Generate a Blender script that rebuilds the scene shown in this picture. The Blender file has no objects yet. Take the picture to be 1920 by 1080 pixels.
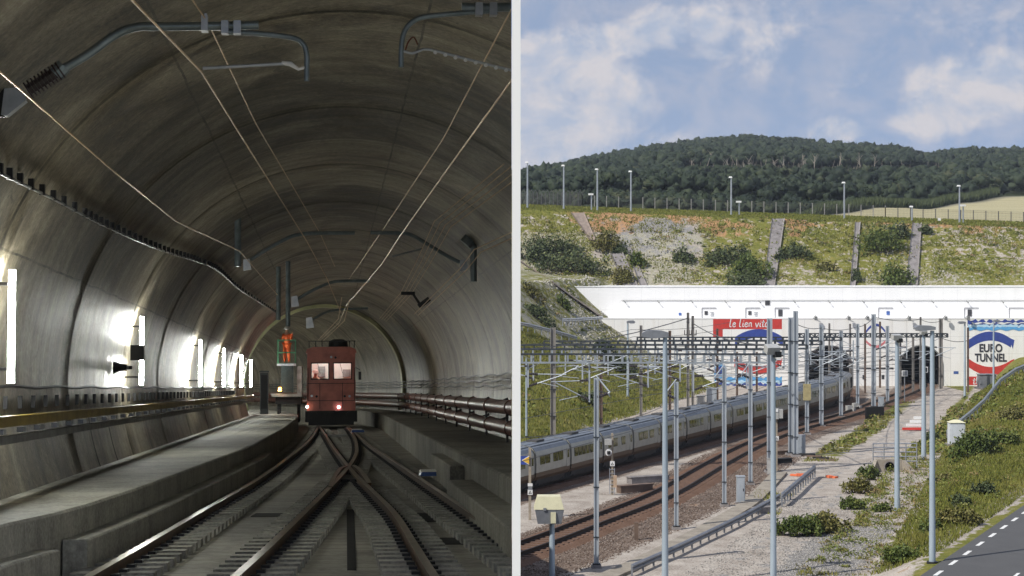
import bpy, bmesh, math, random
import numpy as np
from mathutils import Vector, Matrix, noise as mnoise
random.seed(11); RNG = np.random.default_rng(11)
S = bpy.context.scene; COL = S.collection
F = 3400.0; CX = 960.0; HY = 489.0; H = 16.0
rad = math.radians

# ------------------------------------------------------------------ geometry of the view (layout aid only)
def P(px, py, D): return Vector(((px-CX)/F*D, D, H-(py-HY)/F*D))
def G(px, py, z=0.0):
    D = (H-z)*F/(py-HY); return P(px, py, D)
def lerp(a, b, t): return a+(b-a)*t
def interp(x, xs, ys): return float(np.interp(x, xs, ys))
def sstep(a, b, x):
    t = np.clip((x-a)/(b-a), 0, 1); return t*t*(3-2*t)

# tunnel frame: u right, v forward, w up, origin at the eye
_d = Vector((620-CX, F, -(728-HY))).normalized()
_u = _d.cross(Vector((0,0,1))).normalized(); _w = _u.cross(_d)
TR = Matrix(((_u.x,_d.x,_w.x),(_u.y,_d.y,_w.y),(_u.z,_d.z,_w.z)))
TRI = TR.transposed()
TM = TR.to_4x4(); TM.translation = Vector((0,0,H))
TC_R = 3.45; TCU = 0.20; TCW = 0.12
def tray(px, py): return TRI @ Vector(((px-CX)/F, 1, -(py-HY)/F))
def TW(px, py, w): r = tray(px, py); return r*(w/r.z)
def TV(px, py, v): r = tray(px, py); return r*(v/r.y)
def TCY(px, py, R=TC_R):
    r = tray(px, py); a = r.x**2+r.z**2; b = -2*(r.x*TCU+r.z*TCW); c = TCU**2+TCW**2-R*R
    t = (-b+math.sqrt(b*b-4*a*c))/(2*a); return r*t
def tcurve(v):
    return -max(0.0, v-66)**2/(2*130.0)

# ------------------------------------------------------------------ mesh builder
class MB:
    def __init__(s): s.v=[]; s.f=[]; s.m=[]
    def add(s, vs, fs, mi=0):
        n=len(s.v); s.v += [Vector(p) for p in vs]
        for f in fs: s.f.append([i+n for i in f]); s.m.append(mi)
        return s
    def quad(s, a,b,c,d, mi=0): return s.add([a,b,c,d],[(0,1,2,3)],mi)
    def box(s, c, sz, mi=0, rz=0.0, rx=0.0):
        x,y,z=[k/2 for k in sz]; R=Matrix.Rotation(rz,3,'Z')@Matrix.Rotation(rx,3,'X'); c=Vector(c)
        vs=[c+R@Vector(p) for p in ((-x,-y,-z),(x,-y,-z),(x,y,-z),(-x,y,-z),(-x,-y,z),(x,-y,z),(x,y,z),(-x,y,z))]
        return s.add(vs,[(0,3,2,1),(4,5,6,7),(0,1,5,4),(1,2,6,5),(2,3,7,6),(3,0,4,7)],mi)
    def taper(s, c, sz0, sz1, h, mi=0, rz=0.0):
        R=Matrix.Rotation(rz,3,'Z'); c=Vector(c); a,b=sz0[0]/2,sz0[1]/2; d,e=sz1[0]/2,sz1[1]/2
        vs=[c+R@Vector(p) for p in ((-a,-b,0),(a,-b,0),(a,b,0),(-a,b,0),(-d,-e,h),(d,-e,h),(d,e,h),(-d,e,h))]
        return s.add(vs,[(0,3,2,1),(4,5,6,7),(0,1,5,4),(1,2,6,5),(2,3,7,6),(3,0,4,7)],mi)
    def bar(s, p, q, w, h=None, mi=0):
        p=Vector(p); q=Vector(q); h=h or w; d=(q-p).normalized()
        a=d.cross(Vector((0,0,1)))
        a = a.normalized() if a.length>1e-4 else Vector((1,0,0))
        b=a.cross(d); a*=w/2; b*=h/2
        vs=[p-a-b,p+a-b,p+a+b,p-a+b,q-a-b,q+a-b,q+a+b,q-a+b]
        return s.add(vs,[(0,3,2,1),(4,5,6,7),(0,1,5,4),(1,2,6,5),(2,3,7,6),(3,0,4,7)],mi)
    def tube(s, pts, r, n=8, mi=0, cap=True):
        pts=[Vector(p) for p in pts]; N=len(pts); rs = r if isinstance(r,(list,tuple)) else [r]*N
        base=len(s.v); prev=None
        for i,p in enumerate(pts):
            t=(pts[min(i+1,N-1)]-pts[max(i-1,0)])
            t = t.normalized() if t.length>1e-9 else Vector((0,0,1))
            if prev is None:
                a=t.cross(Vector((0,0,1)))
                if a.length<.05: a=t.cross(Vector((1,0,0)))
            else: a=prev-t*prev.dot(t)
            a.normalize(); prev=a; b=t.cross(a)
            for k in range(n):
                th=2*math.pi*k/n; s.v.append(p+(a*math.cos(th)+b*math.sin(th))*rs[i])
        for i in range(N-1):
            for k in range(n):
                j=(k+1)%n; s.f.append([base+i*n+k,base+i*n+j,base+(i+1)*n+j,base+(i+1)*n+k]); s.m.append(mi)
        if cap:
            s.f.append([base+k for k in range(n)][::-1]); s.m.append(mi)
            s.f.append([base+(N-1)*n+k for k in range(n)]); s.m.append(mi)
        return s
    def loft(s, rows, mi=0, mis=None, closed=False):
        base=len(s.v); n=len(rows[0])
        for r in rows: s.v += [Vector(p) for p in r]
        for i in range(len(rows)-1):
            for k in range(n-(0 if closed else 1)):
                j=(k+1)%n
                s.f.append([base+i*n+k,base+i*n+j,base+(i+1)*n+j,base+(i+1)*n+k]); s.m.append(mis[k] if mis else mi)
        return s
    def sweep(s, pts, prof, mis=None, mi=0, cap=True):
        # prof: (lateral right, up) outline, closed
        pts=[Vector(p) for p in pts]; N=len(pts); rows=[]
        for i,p in enumerate(pts):
            t=(pts[min(i+1,N-1)]-pts[max(i-1,0)]); t=Vector((t.x,t.y,0)).normalized()
            a=Vector((t.y,-t.x,0))
            rows.append([p+a*l+Vector((0,0,u)) for l,u in prof])
        s.loft(rows, mi, mis, True)
        if cap:
            n=len(prof); b=len(s.v)-N*n
            s.f.append([b+k for k in range(n)]); s.m.append(mi)
            s.f.append([b+(N-1)*n+k for k in range(n)][::-1]); s.m.append(mi)
        return s
    def prism(s, poly, d, mi=0):
        # poly: list of 3D points in one plane, extruded by vector d
        n=len(poly); poly=[Vector(p) for p in poly]; d=Vector(d)
        return s.add(poly+[p+d for p in poly],[tuple(range(n))[::-1],tuple(range(n,2*n))]+[(k,(k+1)%n,n+(k+1)%n,n+k) for k in range(n)],mi)
    def ball(s, c, r, seg=8, rings=6, mi=0, sc=(1,1,1)):
        c=Vector(c); rows=[]
        for i in range(rings+1):
            ph=math.pi*i/rings
            rows.append([c+Vector((math.sin(ph)*math.cos(2*math.pi*k/seg)*r*sc[0],math.sin(ph)*math.sin(2*math.pi*k/seg)*r*sc[1],math.cos(ph)*r*sc[2])) for k in range(seg)])
        return s.loft(rows,mi,None,True)
    def build(s, name, mats, parent=None, T=None, cut=False, smooth=False, local=False):
        me=bpy.data.meshes.new(name)
        vs=s.v
        if T is not None: vs=[T@p for p in vs]
        if parent is not None and not local:
            org=Vector((0,0,0)); q=parent
            while q is not None: org=org+q.location; q=q.parent
            vs=[p-org for p in vs]; off=org
        else: off=Vector((0,0,0))
        me.from_pydata([tuple(p) for p in vs],[],s.f)
        if not isinstance(mats,(list,tuple)): mats=[mats]
        for m in mats: me.materials.append(m)
        me.polygons.foreach_set('material_index', s.m)
        bm=bmesh.new(); bm.from_mesh(me)
        if cut:
            bmesh.ops.bisect_plane(bm, geom=bm.verts[:]+bm.edges[:]+bm.faces[:], plane_co=Vector((-0.006,0,0))-off, plane_no=(1,0,0), clear_outer=True)
        bmesh.ops.recalc_face_normals(bm, faces=bm.faces[:])
        if smooth:
            for f in bm.faces: f.smooth=True
        bm.to_mesh(me); bm.free()
        if smooth:
            try: me.set_sharp_from_angle(angle=rad(40))
            except Exception: pass
        o=bpy.data.objects.new(name, me); COL.objects.link(o)
        if parent is not None: o.parent=parent
        return o

def tag(o, label, cat, group=None, kind=None):
    o['label']=label; o['category']=cat
    if group: o['group']=group
    if kind: o['kind']=kind
    return o
def thing(name, label, cat, loc=(0,0,0), group=None, rz=0.0, T=None):
    o=bpy.data.objects.new(name,None); COL.objects.link(o)
    loc=Vector(loc); o.location = T@loc if T is not None else loc
    o.rotation_euler=(0,0,rz); o.empty_display_size=.3
    return tag(o,label,cat,group)
def struct(o, label=None, cat=None):
    o['kind']='structure'
    if label: o['label']=label
    if cat: o['category']=cat
    return o
def dup(root, loc, rz=None, label=None):
    def cp(o, par):
        c=o.copy(); COL.objects.link(c)
        if par is not None: c.parent=par
        for ch in list(o.children): cp(ch,c)
        return c
    r=cp(root,None); r.location=loc
    if rz is not None: r.rotation_euler=(0,0,rz)
    if label: r['label']=label
    return r
def np_mesh(name, V, Fc, mat, tint=None, uvs=None):
    me=bpy.data.meshes.new(name); V=np.asarray(V,dtype=np.float32); Fc=np.asarray(Fc,dtype=np.int32)
    n=Fc.shape[1]
    me.vertices.add(len(V)); me.vertices.foreach_set('co',V.ravel())
    me.loops.add(Fc.size); me.loops.foreach_set('vertex_index',Fc.ravel())
    me.polygons.add(len(Fc)); me.polygons.foreach_set('loop_start',np.arange(len(Fc),dtype=np.int32)*n)
    if tint is not None:
        for k,arr in tint.items():
            at=me.attributes.new(k,'FLOAT_COLOR','POINT'); at.data.foreach_set('color',np.asarray(arr,dtype=np.float32).ravel())
    me.update(calc_edges=True); me.validate()
    for m in (mat if isinstance(mat,list) else [mat]): me.materials.append(m)
    o=bpy.data.objects.new(name,me); COL.objects.link(o); return o
def catmull(pts, n=6):
    pts=[Vector(p) for p in pts]; out=[]
    for i in range(len(pts)-1):
        p0=pts[max(i-1,0)]; p1=pts[i]; p2=pts[i+1]; p3=pts[min(i+2,len(pts)-1)]
        for k in range(n):
            t=k/n
            out.append(.5*((2*p1)+(p2-p0)*t+(2*p0-5*p1+4*p2-p3)*t*t+(3*p1-p0-3*p2+p3)*t**3))
    out.append(pts[-1]); return out

# ------------------------------------------------------------------ materials
class NT:
    def __init__(s, name):
        s.mat=bpy.data.materials.new(name); s.mat.use_nodes=True; s.t=s.mat.node_tree; s.t.nodes.clear()
        s.out=s.n('ShaderNodeOutputMaterial'); s.b=s.n('ShaderNodeBsdfPrincipled'); s.l(s.b.outputs[0],s.out.inputs[0])
    def n(s, k, **kw):
        o=s.t.nodes.new(k)
        for a,b in kw.items(): setattr(o,a,b)
        return o
    def l(s,a,b): s.t.links.new(a,b)
    def put(s, inp, val):
        if isinstance(val,bpy.types.NodeSocket): s.l(val,inp)
        elif val is not None: inp.default_value=val
    def geo(s): return s.n('ShaderNodeNewGeometry').outputs['Position']
    def obj(s): return s.n('ShaderNodeTexCoord').outputs['Object']
    def uv(s): return s.n('ShaderNodeUVMap').outputs[0]
    def attr(s,name): return s.n('ShaderNodeAttribute',attribute_name=name).outputs['Color']
    def scale(s, vec, sc):
        m=s.n('ShaderNodeMapping'); s.l(vec,m.inputs[0]); m.inputs['Scale'].default_value=sc; return m.outputs[0]
    def noise(s, vec, sc, det=4, rough=.6, dist=0):
        n=s.n('ShaderNodeTexNoise'); s.put(n.inputs['Vector'],vec); n.inputs['Scale'].default_value=sc
        n.inputs['Detail'].default_value=det; n.inputs['Roughness'].default_value=rough; n.inputs['Distortion'].default_value=dist
        return n.outputs[0]
    def ramp(s, fac, stops):
        r=s.n('ShaderNodeValToRGB'); s.l(fac,r.inputs[0]); e=r.color_ramp.elements
        while len(e)>len(stops): e.remove(e[-1])
        while len(e)<len(stops): e.new(1)
        for i,(p,c) in enumerate(stops):
            e[i].position=p; e[i].color=(c[0],c[1],c[2],1) if isinstance(c,(tuple,list)) else (c,c,c,1)
        return r.outputs[0]
    def mix(s, fac, a, b, mode='MIX'):
        m=s.n('ShaderNodeMix',data_type='RGBA',blend_type=mode); s.put(m.inputs[0],fac)
        for k,v in ((6,a),(7,b)):
            s.put(m.inputs[k], v if isinstance(v,bpy.types.NodeSocket) else (v[0],v[1],v[2],1))
        return m.outputs[2]
    def math(s, op, a, b=None, c=None, clamp=False):
        m=s.n('ShaderNodeMath',operation=op,use_clamp=clamp); s.put(m.inputs[0],a)
        if b is not None: s.put(m.inputs[1],b)
        if c is not None: s.put(m.inputs[2],c)
        return m.outputs[0]
    def sep(s, v):
        m=s.n('ShaderNodeSeparateXYZ'); s.l(v,m.inputs[0]); return m.outputs
    def bump(s, h, st=.4, dist=.02):
        b=s.n('ShaderNodeBump'); b.inputs['Strength'].default_value=st; b.inputs['Distance'].default_value=dist
        s.l(h,b.inputs['Height']); s.l(b.outputs[0],s.b.inputs['Normal'])
    def set(s, color=None, rough=None, metal=None, spec=None, emit=None, es=None):
        i=s.b.inputs
        if color is not None: s.put(i['Base Color'], color if isinstance(color,bpy.types.NodeSocket) else (*color,1))
        if rough is not None: s.put(i['Roughness'],rough)
        if metal is not None: s.put(i['Metallic'],metal)
        if spec is not None: s.put(i['Specular IOR Level'],spec)
        if emit is not None: i['Emission Color'].default_value=(*emit,1); i['Emission Strength'].default_value=es
        return s.mat
def pm(name, c1, c2=None, sc=3.0, rough=.7, metal=0.0, bump=0.0, det=5, lo=.35, hi=.65, spec=.5, stretch=None):
    """two-tone worn surface"""
    t=NT(name); c2=c2 or tuple(k*.7 for k in c1); v=t.obj()
    if stretch: v=t.scale(v,stretch)
    f=t.noise(v,sc,det); col=t.ramp(f,[(lo,c1),(hi,c2)])
    t.set(col,rough,metal,spec)
    if bump: t.bump(t.noise(v,sc*6,4),bump,.02)
    return t.mat

def m_lining():
    t=NT('tunnel_concrete'); uv=t.uv(); x,y,_=t.sep(uv)
    mott=t.noise(t.scale(uv,(.55,.40,1)),1.0,8,.72,1.2)
    blot=t.noise(t.scale(uv,(.9,.7,1)),2.1,6,.7,.5)
    streak=t.noise(t.scale(uv,(.16,3.4,1)),1.0,5,.6,.25)
    grain=t.noise(uv,16,4,.75)
    yy=t.math('ADD',t.math('MULTIPLY',t.math('SUBTRACT',y,14.1),1/5.9),100.0)
    ring=t.math('FRACT',yy); band=t.n('ShaderNodeTexWhiteNoise',noise_dimensions='1D'); t.l(t.math('FLOOR',t.math('MULTIPLY',yy,1.0)),band.inputs['W'])
    f=t.math('ADD',t.math('MULTIPLY',mott,.62),t.math('MULTIPLY',blot,.26))
    f=t.math('ADD',f,t.math('MULTIPLY',t.math('SUBTRACT',streak,.5),.30))
    f=t.math('ADD',f,t.math('MULTIPLY',t.math('SUBTRACT',band.outputs[0],.5),.07))
    f=t.math('ADD',f,t.math('MULTIPLY',t.math('SUBTRACT',grain,.5),.34))
    col=t.ramp(f,[(.30,(.040,.034,.023)),(.38,(.108,.090,.060)),(.45,(.198,.170,.118)),(.52,(.29,.256,.185)),(.61,(.46,.42,.33))])
    d1=t.math('ABSOLUTE',t.math('SUBTRACT',ring,.5)); seam=t.math('LESS_THAN',d1,.008)
    soft=t.math('MULTIPLY_ADD',d1,-22.0,1.0,True)
    wob=t.math('ADD',x,t.math('MULTIPLY',t.math('SUBTRACT',t.noise(t.scale(uv,(.1,.7,1)),1.5,2),.5),.06))
    lx=t.math('ABSOLUTE',t.math('SUBTRACT',t.math('FRACT',t.math('MULTIPLY',wob,1/2.45)),.5)); seam2=t.math('LESS_THAN',lx,.005)
    sm=t.math('MAXIMUM',seam,seam2)
    sp=t.math('GREATER_THAN',t.noise(t.scale(uv,(1.0,.8,1)),2.4,5,.65,1.0),.66)
    col=t.mix(t.math('MULTIPLY',soft,t.math('MULTIPLY',mott,.12)),col,(.03,.028,.022))
    col=t.mix(t.math('MULTIPLY',sm,t.math('MULTIPLY_ADD',blot,2.2,-.55,True)),col,(.015,.014,.012))
    col=t.mix(t.math('MULTIPLY',sp,.55),col,(.028,.028,.024))
    rg=t.math('ADD',.26,t.math('MULTIPLY',blot,.36))
    t.set(col,rg,0,.5)
    h=t.math('SUBTRACT',t.math('ADD',t.math('MULTIPLY',grain,.5),t.math('MULTIPLY',blot,.4)),sm); t.bump(h,.45,.03); return t.mat
def m_concrete(name, c1, c2, sc=1.2, rough=.75, grime=.5):
    t=NT(name); v=t.geo(); f=t.noise(v,sc,7,.65); g=t.noise(t.scale(v,(3,3,.5)),2.0,5,.7); k=t.noise(v,30,2,.6)
    col=t.ramp(t.math('ADD',t.math('MULTIPLY',f,.75),t.math('MULTIPLY',k,.25)),[(.34,tuple(q*.8 for q in c2)),(.5,tuple((q+r_)/2 for q,r_ in zip(c1,c2))),(.66,c1)]); col=t.mix(t.math('MULTIPLY',t.ramp(g,[(.45,0.),(.75,1.)]),grime),col,tuple(q*.35 for q in c2))
    col=t.mix(.25,col,t.ramp(k,[(.3,(.3,.3,.3)),(.7,(.9,.9,.9))]),'OVERLAY')
    t.set(col,rough,0,.4); t.bump(t.math('ADD',f,t.math('MULTIPLY',k,.25)),.35,.02); return t.mat
def m_emit(name, c, s):
    t=NT(name); return t.set((.8,.8,.8),.4,0,.5,c,s)
def m_leaf(name, stops, rough=.6):
    t=NT(name); v=t.geo(); f=t.noise(v,1.3,3,.6); a=t.attr('tint'); r=t.sep(a)[0]
    col=t.ramp(t.math('ADD',t.math('MULTIPLY',r,.7),t.math('MULTIPLY',f,.3)),stops); t.set(col,rough,0,.25)
    return t.mat
# ================================================================== TUNNEL
LIN=m_lining()
M_floor_=m_concrete('slab_concrete',(.31,.302,.262),(.16,.155,.135),.8,.7,.5)
_ft=NT('ribbed_slab_concrete'); _p=_ft.geo(); _f=_ft.noise(_p,.9,7,.7); _g=_ft.noise(_p,12,4,.7); _y=_ft.sep(_p)[1]
_l=_ft.math('LESS_THAN',_ft.math('FRACT',_ft.math('MULTIPLY',_y,2.6)),.16); _l=_ft.math('MULTIPLY',_l,_ft.math('MULTIPLY_ADD',_f,4.0,-1.6,True))
_c=_ft.ramp(_ft.math('ADD',_ft.math('MULTIPLY',_f,.7),_ft.math('MULTIPLY',_g,.3)),[(.34,(.12,.115,.099)),(.5,(.29,.28,.24)),(.66,(.45,.437,.38))]); _ft.set(_ft.mix(_ft.math('MULTIPLY',_l,.55),_c,(.05,.048,.042)),.62,0,.4); _ft.bump(_g,.4,.02); M_floor=_ft.mat
M_ledge=m_concrete('ledge_concrete',(.46,.45,.39),(.25,.243,.21),.7,.7,.5)
M_bench=m_concrete('bench_concrete',(.33,.32,.27),(.17,.163,.138),.7,.75,.6)
M_rib=m_concrete('rib_concrete',(.40,.39,.345),(.22,.214,.19),2.5,.8,.2)
M_railside=pm('rail_rust',(.115,.060,.028),(.055,.032,.017),6,.5,.3)
M_railtop=pm('rail_head_steel',(.42,.36,.28),(.25,.20,.15),4,.28,.9)
M_galv=pm('galvanised_tube',(.26,.31,.335),(.16,.195,.21),5,.35,.55)
M_alu=pm('bright_aluminium',(.50,.52,.55),(.36,.38,.41),5,.35,.6)
M_black=pm('black_iron',(.022,.022,.024),(.012,.012,.013),6,.5,.3)
M_copper=pm('copper_wire',(.75,.56,.36),(.52,.38,.23),3,.4,.5)
M_ins=pm('brown_insulator',(.045,.030,.034),(.03,.02,.024),4,.35)
M_yellow=pm('yellow_conduit',(.34,.245,.05),(.22,.155,.03),4,.5,0,.2)
M_greybeam=pm('grey_tray',(.27,.275,.27),(.15,.155,.15),4,.5,.2)
M_redpipe=pm('red_brown_pipe',(.20,.062,.038),(.11,.040,.027),3,.4)
M_redpaint=pm('worn_red_paint',(.52,.150,.105),(.31,.085,.060),2.2,.45,0,.15,6,.38,.7)
M_tubelamp=m_emit('fluorescent_tube',(.98,1.0,.93),170)
M_dark=pm('dark_underframe',(.012,.011,.011),(.006,.006,.006),5,.7)
M_green=pm('green_cage_paint',(.03,.15,.075),(.02,.09,.045),4,.5)
M_orange=pm('orange_hivis',(.85,.16,.03),(.65,.10,.02),6,.7)
M_skin=pm('skin',(.45,.26,.18),(.38,.21,.14),6,.6)
M_navy=pm('navy_cloth',(.03,.035,.06),(.02,.022,.04),6,.8)
M_white=pm('white_paint',(.80,.80,.79),(.72,.72,.71),2,.6)
M_whitewall=pm('white_wall_paint',(.88,.88,.87),(.84,.84,.83),1,.7)
M_blue=pm('blue_plastic',(.06,.14,.42),(.05,.10,.30),4,.4)
M_cabinet=pm('teal_black_cabinet',(.030,.045,.045),(.018,.027,.027),3,.4)
M_slot=pm('slot_shade_paint',(.03,.029,.026),(.018,.018,.016),3,.8)  # near-black paint standing for the shade inside slots and recesses

def TL(u,v,w): return Vector((u+tcurve(v),v,w))

# --- lining (inner + outer skin, cut where the partition wall closes it)
def lining():
    bm=bmesh.new(); uvl=bm.loops.layers.uv.new('UVMap')
    vs_=sorted([10.5+i*.7 for i in range(166)]+[17.05+5.9*k+e for k in range(-1,19) for e in (-.012,.012)]); NA=96; rings=[]
    for R in (TC_R,TC_R+.16):
        rr=[]
        for v in vs_:
            ring=[]
            ph=((v-17.05)/5.9)%1.0; R_=R-.005*(1-ph)
            for k in range(NA+1):
                a=-math.pi/2+2*math.pi*k/NA
                ring.append((bm.verts.new(TM@TL(TCU-R_*math.cos(a), v, TCW+R_*math.sin(a))) , (a*TC_R, v)))
            rr.append(ring)
        rings.append(rr)
    def face(a,b,c,d):
        f=bm.faces.new([q[0] for q in (a,b,c,d)]); f.smooth=True
        for lp,q in zip(f.loops,(a,b,c,d)): lp[uvl].uv=q[1]
    for s,rr in enumerate(rings):
        for i in range(len(vs_)-1):
            for k in range(NA):
                q=(rr[i][k],rr[i+1][k],rr[i+1][k+1],rr[i][k+1])
                face(*(q if s==0 else q[::-1]))
    for k in range(NA): face(rings[0][0][k],rings[0][0][k+1],rings[1][0][k+1],rings[1][0][k])
    c=bm.verts.new(TM@TL(TCU,vs_[-1],TCW))
    for k in range(NA):
        f=bm.faces.new([rings[1][-1][k][0],rings[1][-1][k+1][0],c])
        for lp in f.loops: lp[uvl].uv=(k*.1,99)
    bmesh.ops.remove_doubles(bm,verts=bm.verts[:],dist=.0005)
    bmesh.ops.bisect_plane(bm, geom=bm.verts[:]+bm.edges[:]+bm.faces[:], plane_co=(-0.006,0,0), plane_no=(1,0,0), clear_outer=True)
    bmesh.ops.recalc_face_normals(bm, faces=bm.faces[:])
    me=bpy.data.meshes.new('tunnel'); bm.to_mesh(me); bm.free(); me.materials.append(LIN)
    o=bpy.data.objects.new('tunnel',me); COL.objects.link(o)
    return struct(o,'round concrete railway tunnel lined with stained segments','tunnel')
lining()

VS=[10.6+i*1.2 for i in range(92)]
# --- floor slab
m=MB(); m.loft([[TL(-3.3,v,-1.56),TL(3.3,v,-1.56)] for v in VS])
struct(m.build('tunnel_floor',M_floor,T=TM,cut=True))

# --- left walkway and its lower step
eu_v=[8,13.9,15.8,19.7,32.9,47.9,60,75,100]; eu=[-3.0,-2.53,-2.2,-1.95,-1.40,-1.20,-1.18,-1.18,-1.18]
def ledge_u(v): return interp(v,eu_v,eu)
m=MB()
prev=None
rows=[]
for v in VS:
    e=ledge_u(v); rows.append([TL(-3.4,v,-1.015),TL(e-.02,v,-1.015),TL(e,v,-1.035),TL(e,v,-1.57)])
m.loft(rows); m.add(rows[0],[(0,1,2,3)])
wk=m.build('walkway',M_ledge,T=TM,cut=True); struct(wk,'raised concrete walkway along the lamp side of the tunnel','walkway')
m=MB()
def step(va,vb,w,wd,sgn=1,uf=ledge_u,n=14):
    rows=[]
    for i in range(n+1):
        v=va+(vb-va)*i/n; a=uf(v)+.004*sgn; b=a+wd*sgn
        rows.append([TL(a,v,-1.57),TL(a,v,w),TL(b-.015*sgn,v,w),TL(b,v,w-.015),TL(b,v,-1.57)])
    m.loft(rows); m.add(rows[0],[(0,1,2,3,4)]); m.add(rows[-1],[(4,3,2,1,0)])
step(15.6,36,-1.25,.2); tag(m.build('kerb_block',M_ledge,T=TM,cut=True),'long stepped concrete kerb block below the walkway beside the left rail','kerb block')
m=MB(); step(10.7,14.9,-1.27,.2); tag(m.build('kerb_block',M_ledge,T=TM,cut=True),'short concrete kerb block at the bottom left corner, nearest the viewer','kerb block')
# flat strips painting the shade of recess grooves down the wall foot
def wallpt(ang,v,r=TC_R-.012): return TL(TCU-r*math.cos(ang),v,TCW-r*math.sin(ang))
m=MB()
for v0,wd in ((15.1,.30),(24.6,.10),(26.6,.10)):
    m.loft([[wallpt(rad(8+26*k/10*.5),v0+ wd*s_) for s_ in (0,1)] for k in range(11)])
# strips lie flat on the lower wall, recess shade put into their colour
tag(m.build('recess_shade_strip',M_slot,T=TM,cut=True),'narrow dark strips painted as recess shade down the curved wall foot above the walkway','recess',kind='stuff')

# --- right bench and step
def bench_u(v): return 1.9
m=MB(); rows=[[TL(1.9,v,-1.57),TL(1.9,v,-.99),TL(1.93,v,-.97),TL(3.3,v,-.97)] for v in VS]; m.loft(rows)
struct(m.build('cable_bench',M_bench,T=TM,cut=True),'rough concrete bench under the two red brown pipes','bench')
m=MB(); step(13,24.5,-1.24,.34,-1,bench_u); tag(m.build('kerb_block',M_bench,T=TM,cut=True),'concrete kerb block in front of the bench at the right of the rails','kerb block')
m=MB(); step(26,31,-1.12,.2,-1,bench_u,4); tag(m.build('kerb_block',M_bench,T=TM,cut=True),'upper concrete block against the bench under the red pipes','kerb block')

# --- rails
RW=-1.40
PROF=[(-.065,-.16),(-.065,-.145),(-.013,-.125),(-.013,-.05),(-.036,-.038),(-.036,0),(.036,0),(.036,-.038),(.013,-.05),(.013,-.125),(.065,-.145),(.065,-.16)]
PMI=[0,0,0,0,0,1,0,0,0,0,0,0]
rail_px={'A':[(0,1173),(165,1080),(300,1003),(400,945),(480,900),(540,858),(576,829),(592,809),(598,797)],
 'B':[(395,1118),(440,1080),(500,1027),(560,970),(600,931),(640,890),(662,862),(669,840),(664,818),(650,799)],
 'C':[(850,1120),(815,1080),(775,1017),(740,962),(700,921),(660,882),(628,842),(610,815),(599,799)],
 'D':[(1067,1080),(960,1010),(880,958),(800,905),(740,865),(690,831),(666,811),(652,798)]}
RP={k:catmull([TW(x,y,RW) for x,y in p],8) for k,p in rail_px.items()}
def ext(p):
    d=(p[-1]-p[-9]).normalized(); return p+[p[-1]+d*1.5]
def railtrack(label, keys):
    t=thing('rail_track',label,'rail track',TM@RP[keys[0]][4],'tunnel tracks')
    for k in keys:
        m=MB(); m.sweep(RP[k],PROF,PMI); m.build('rail',[M_railside,M_railtop],t,T=TM,cut=True)
        m=MB(); pts=RP[k]; s=0.0; last=None; nxt=0
        # ribbed seat blocks both sides of the rail
        acc=0
        for i in range(len(pts)-1):
            a,b=pts[i],pts[i+1]; L=(b-a).length; d=(b-a)/max(L,1e-6); lat=Vector((d.y,-d.x,0)); ang=math.atan2(d.y,d.x)
            q=(.40-acc)%.40
            while q<L:
                p=a+d*q
                if p.y>11:
                    for sd in (-1,1):
                        m.box(p+lat*sd*.20+Vector((0,0,-.135)),(.19,.28,.10),0,ang)
                        m.box(p+lat*sd*.085+Vector((0,0,-.105)),(.10,.07,.09),1,ang)
                q+=.40
            acc=(acc+L)%.40
        o=m.build('rail_bed',[M_rib,M_black],t,T=TM,cut=True); o['kind']='stuff'
    return t
railtrack('left tunnel track curving in from the bottom left corner towards the red work train',('A','B'))
railtrack('right tunnel track running straight from the crossing to the right bench',('C','D'))
# wing rails of the crossing
t=thing('crossing_frog','steel crossing piece with splayed wing rails where the two tracks meet','rail crossing',TM@TW(656,885,RW))
for px in ([(620,912),(626,895),(638,878),(648,874)],[(692,905),(684,892),(672,878),(663,872)]):
    m=MB(); m.sweep(catmull([TW(x,y,RW+.01) for x,y in px],5),PROF,PMI); m.build('wing_rail',[M_railside,M_railtop],t,T=TM)
m=MB(); m.box(TW(656,900,RW-.1),(.5,1.6,.1)); m.build('base_plate',M_black,t,T=TM)
# drain slots: flat dark sheets painting the shade of openings in the slab
def slot(px, lab):
    m=MB(); pts=[TW(x,y,-1.552) for x,y in px]; m.add(pts,[tuple(range(len(pts)))]); m.prism(pts,(0,0,-.006))
    tag(m.build('drain_slot_shade',M_slot,T=TM),lab,'drain slot')
slot([(651,1068),(668,1068),(664,955),(650,955)],'long drain slot painted dark as shade down the slab between the two middle rails')
slot([(800,978),(905,978),(880,962),(780,962)],'upper drain slot painted dark as shade across the right track')
slot([(800,1020),(882,1020),(868,1008),(792,1008)],'lower drain slot painted dark as shade across the right track')
slot([(470,968),(556,968),(562,962),(480,962)],'drain slot painted dark as shade across the left track')

# --- wall services, left
def sw(u,w,r,mat,name,lab,cat,v0=11,v1=110,n=8):
    m=MB(); m.tube([TL(u,v,w) for v in np.arange(v0,v1,1.5)],r,n); return tag(m.build(name,mat,T=TM,cut=True,smooth=True),lab,cat)
t=thing('cable_conduit','long yellow conduit running along the wall above the left walkway','conduit',TM@TL(-2.95,16,-.27))
m=MB(); m.loft([[TL(-2.95,v,-.23),TL(-2.85,v,-.23),TL(-2.85,v,-.325),TL(-2.95,v,-.325)] for v in np.arange(11,76,1.5)],0,None,True); m.build('duct',M_yellow,t,T=TM)
m=MB(); m.loft([[TL(-2.92,v,-.405),TL(-2.84,v,-.405),TL(-2.84,v,-.475),TL(-2.92,v,-.475)] for v in np.arange(11,76,1.5)],0,None,True); m.build('lower_rail',M_greybeam,t,T=TM)
for i in range(60):
    v=12.2+i*1.05
    m=MB(); m.box(TL(-2.885,v,-.365),(.06,.16 if i%3 else .3,.045)); m.build('bracket',M_alu,t,T=TM)
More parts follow.
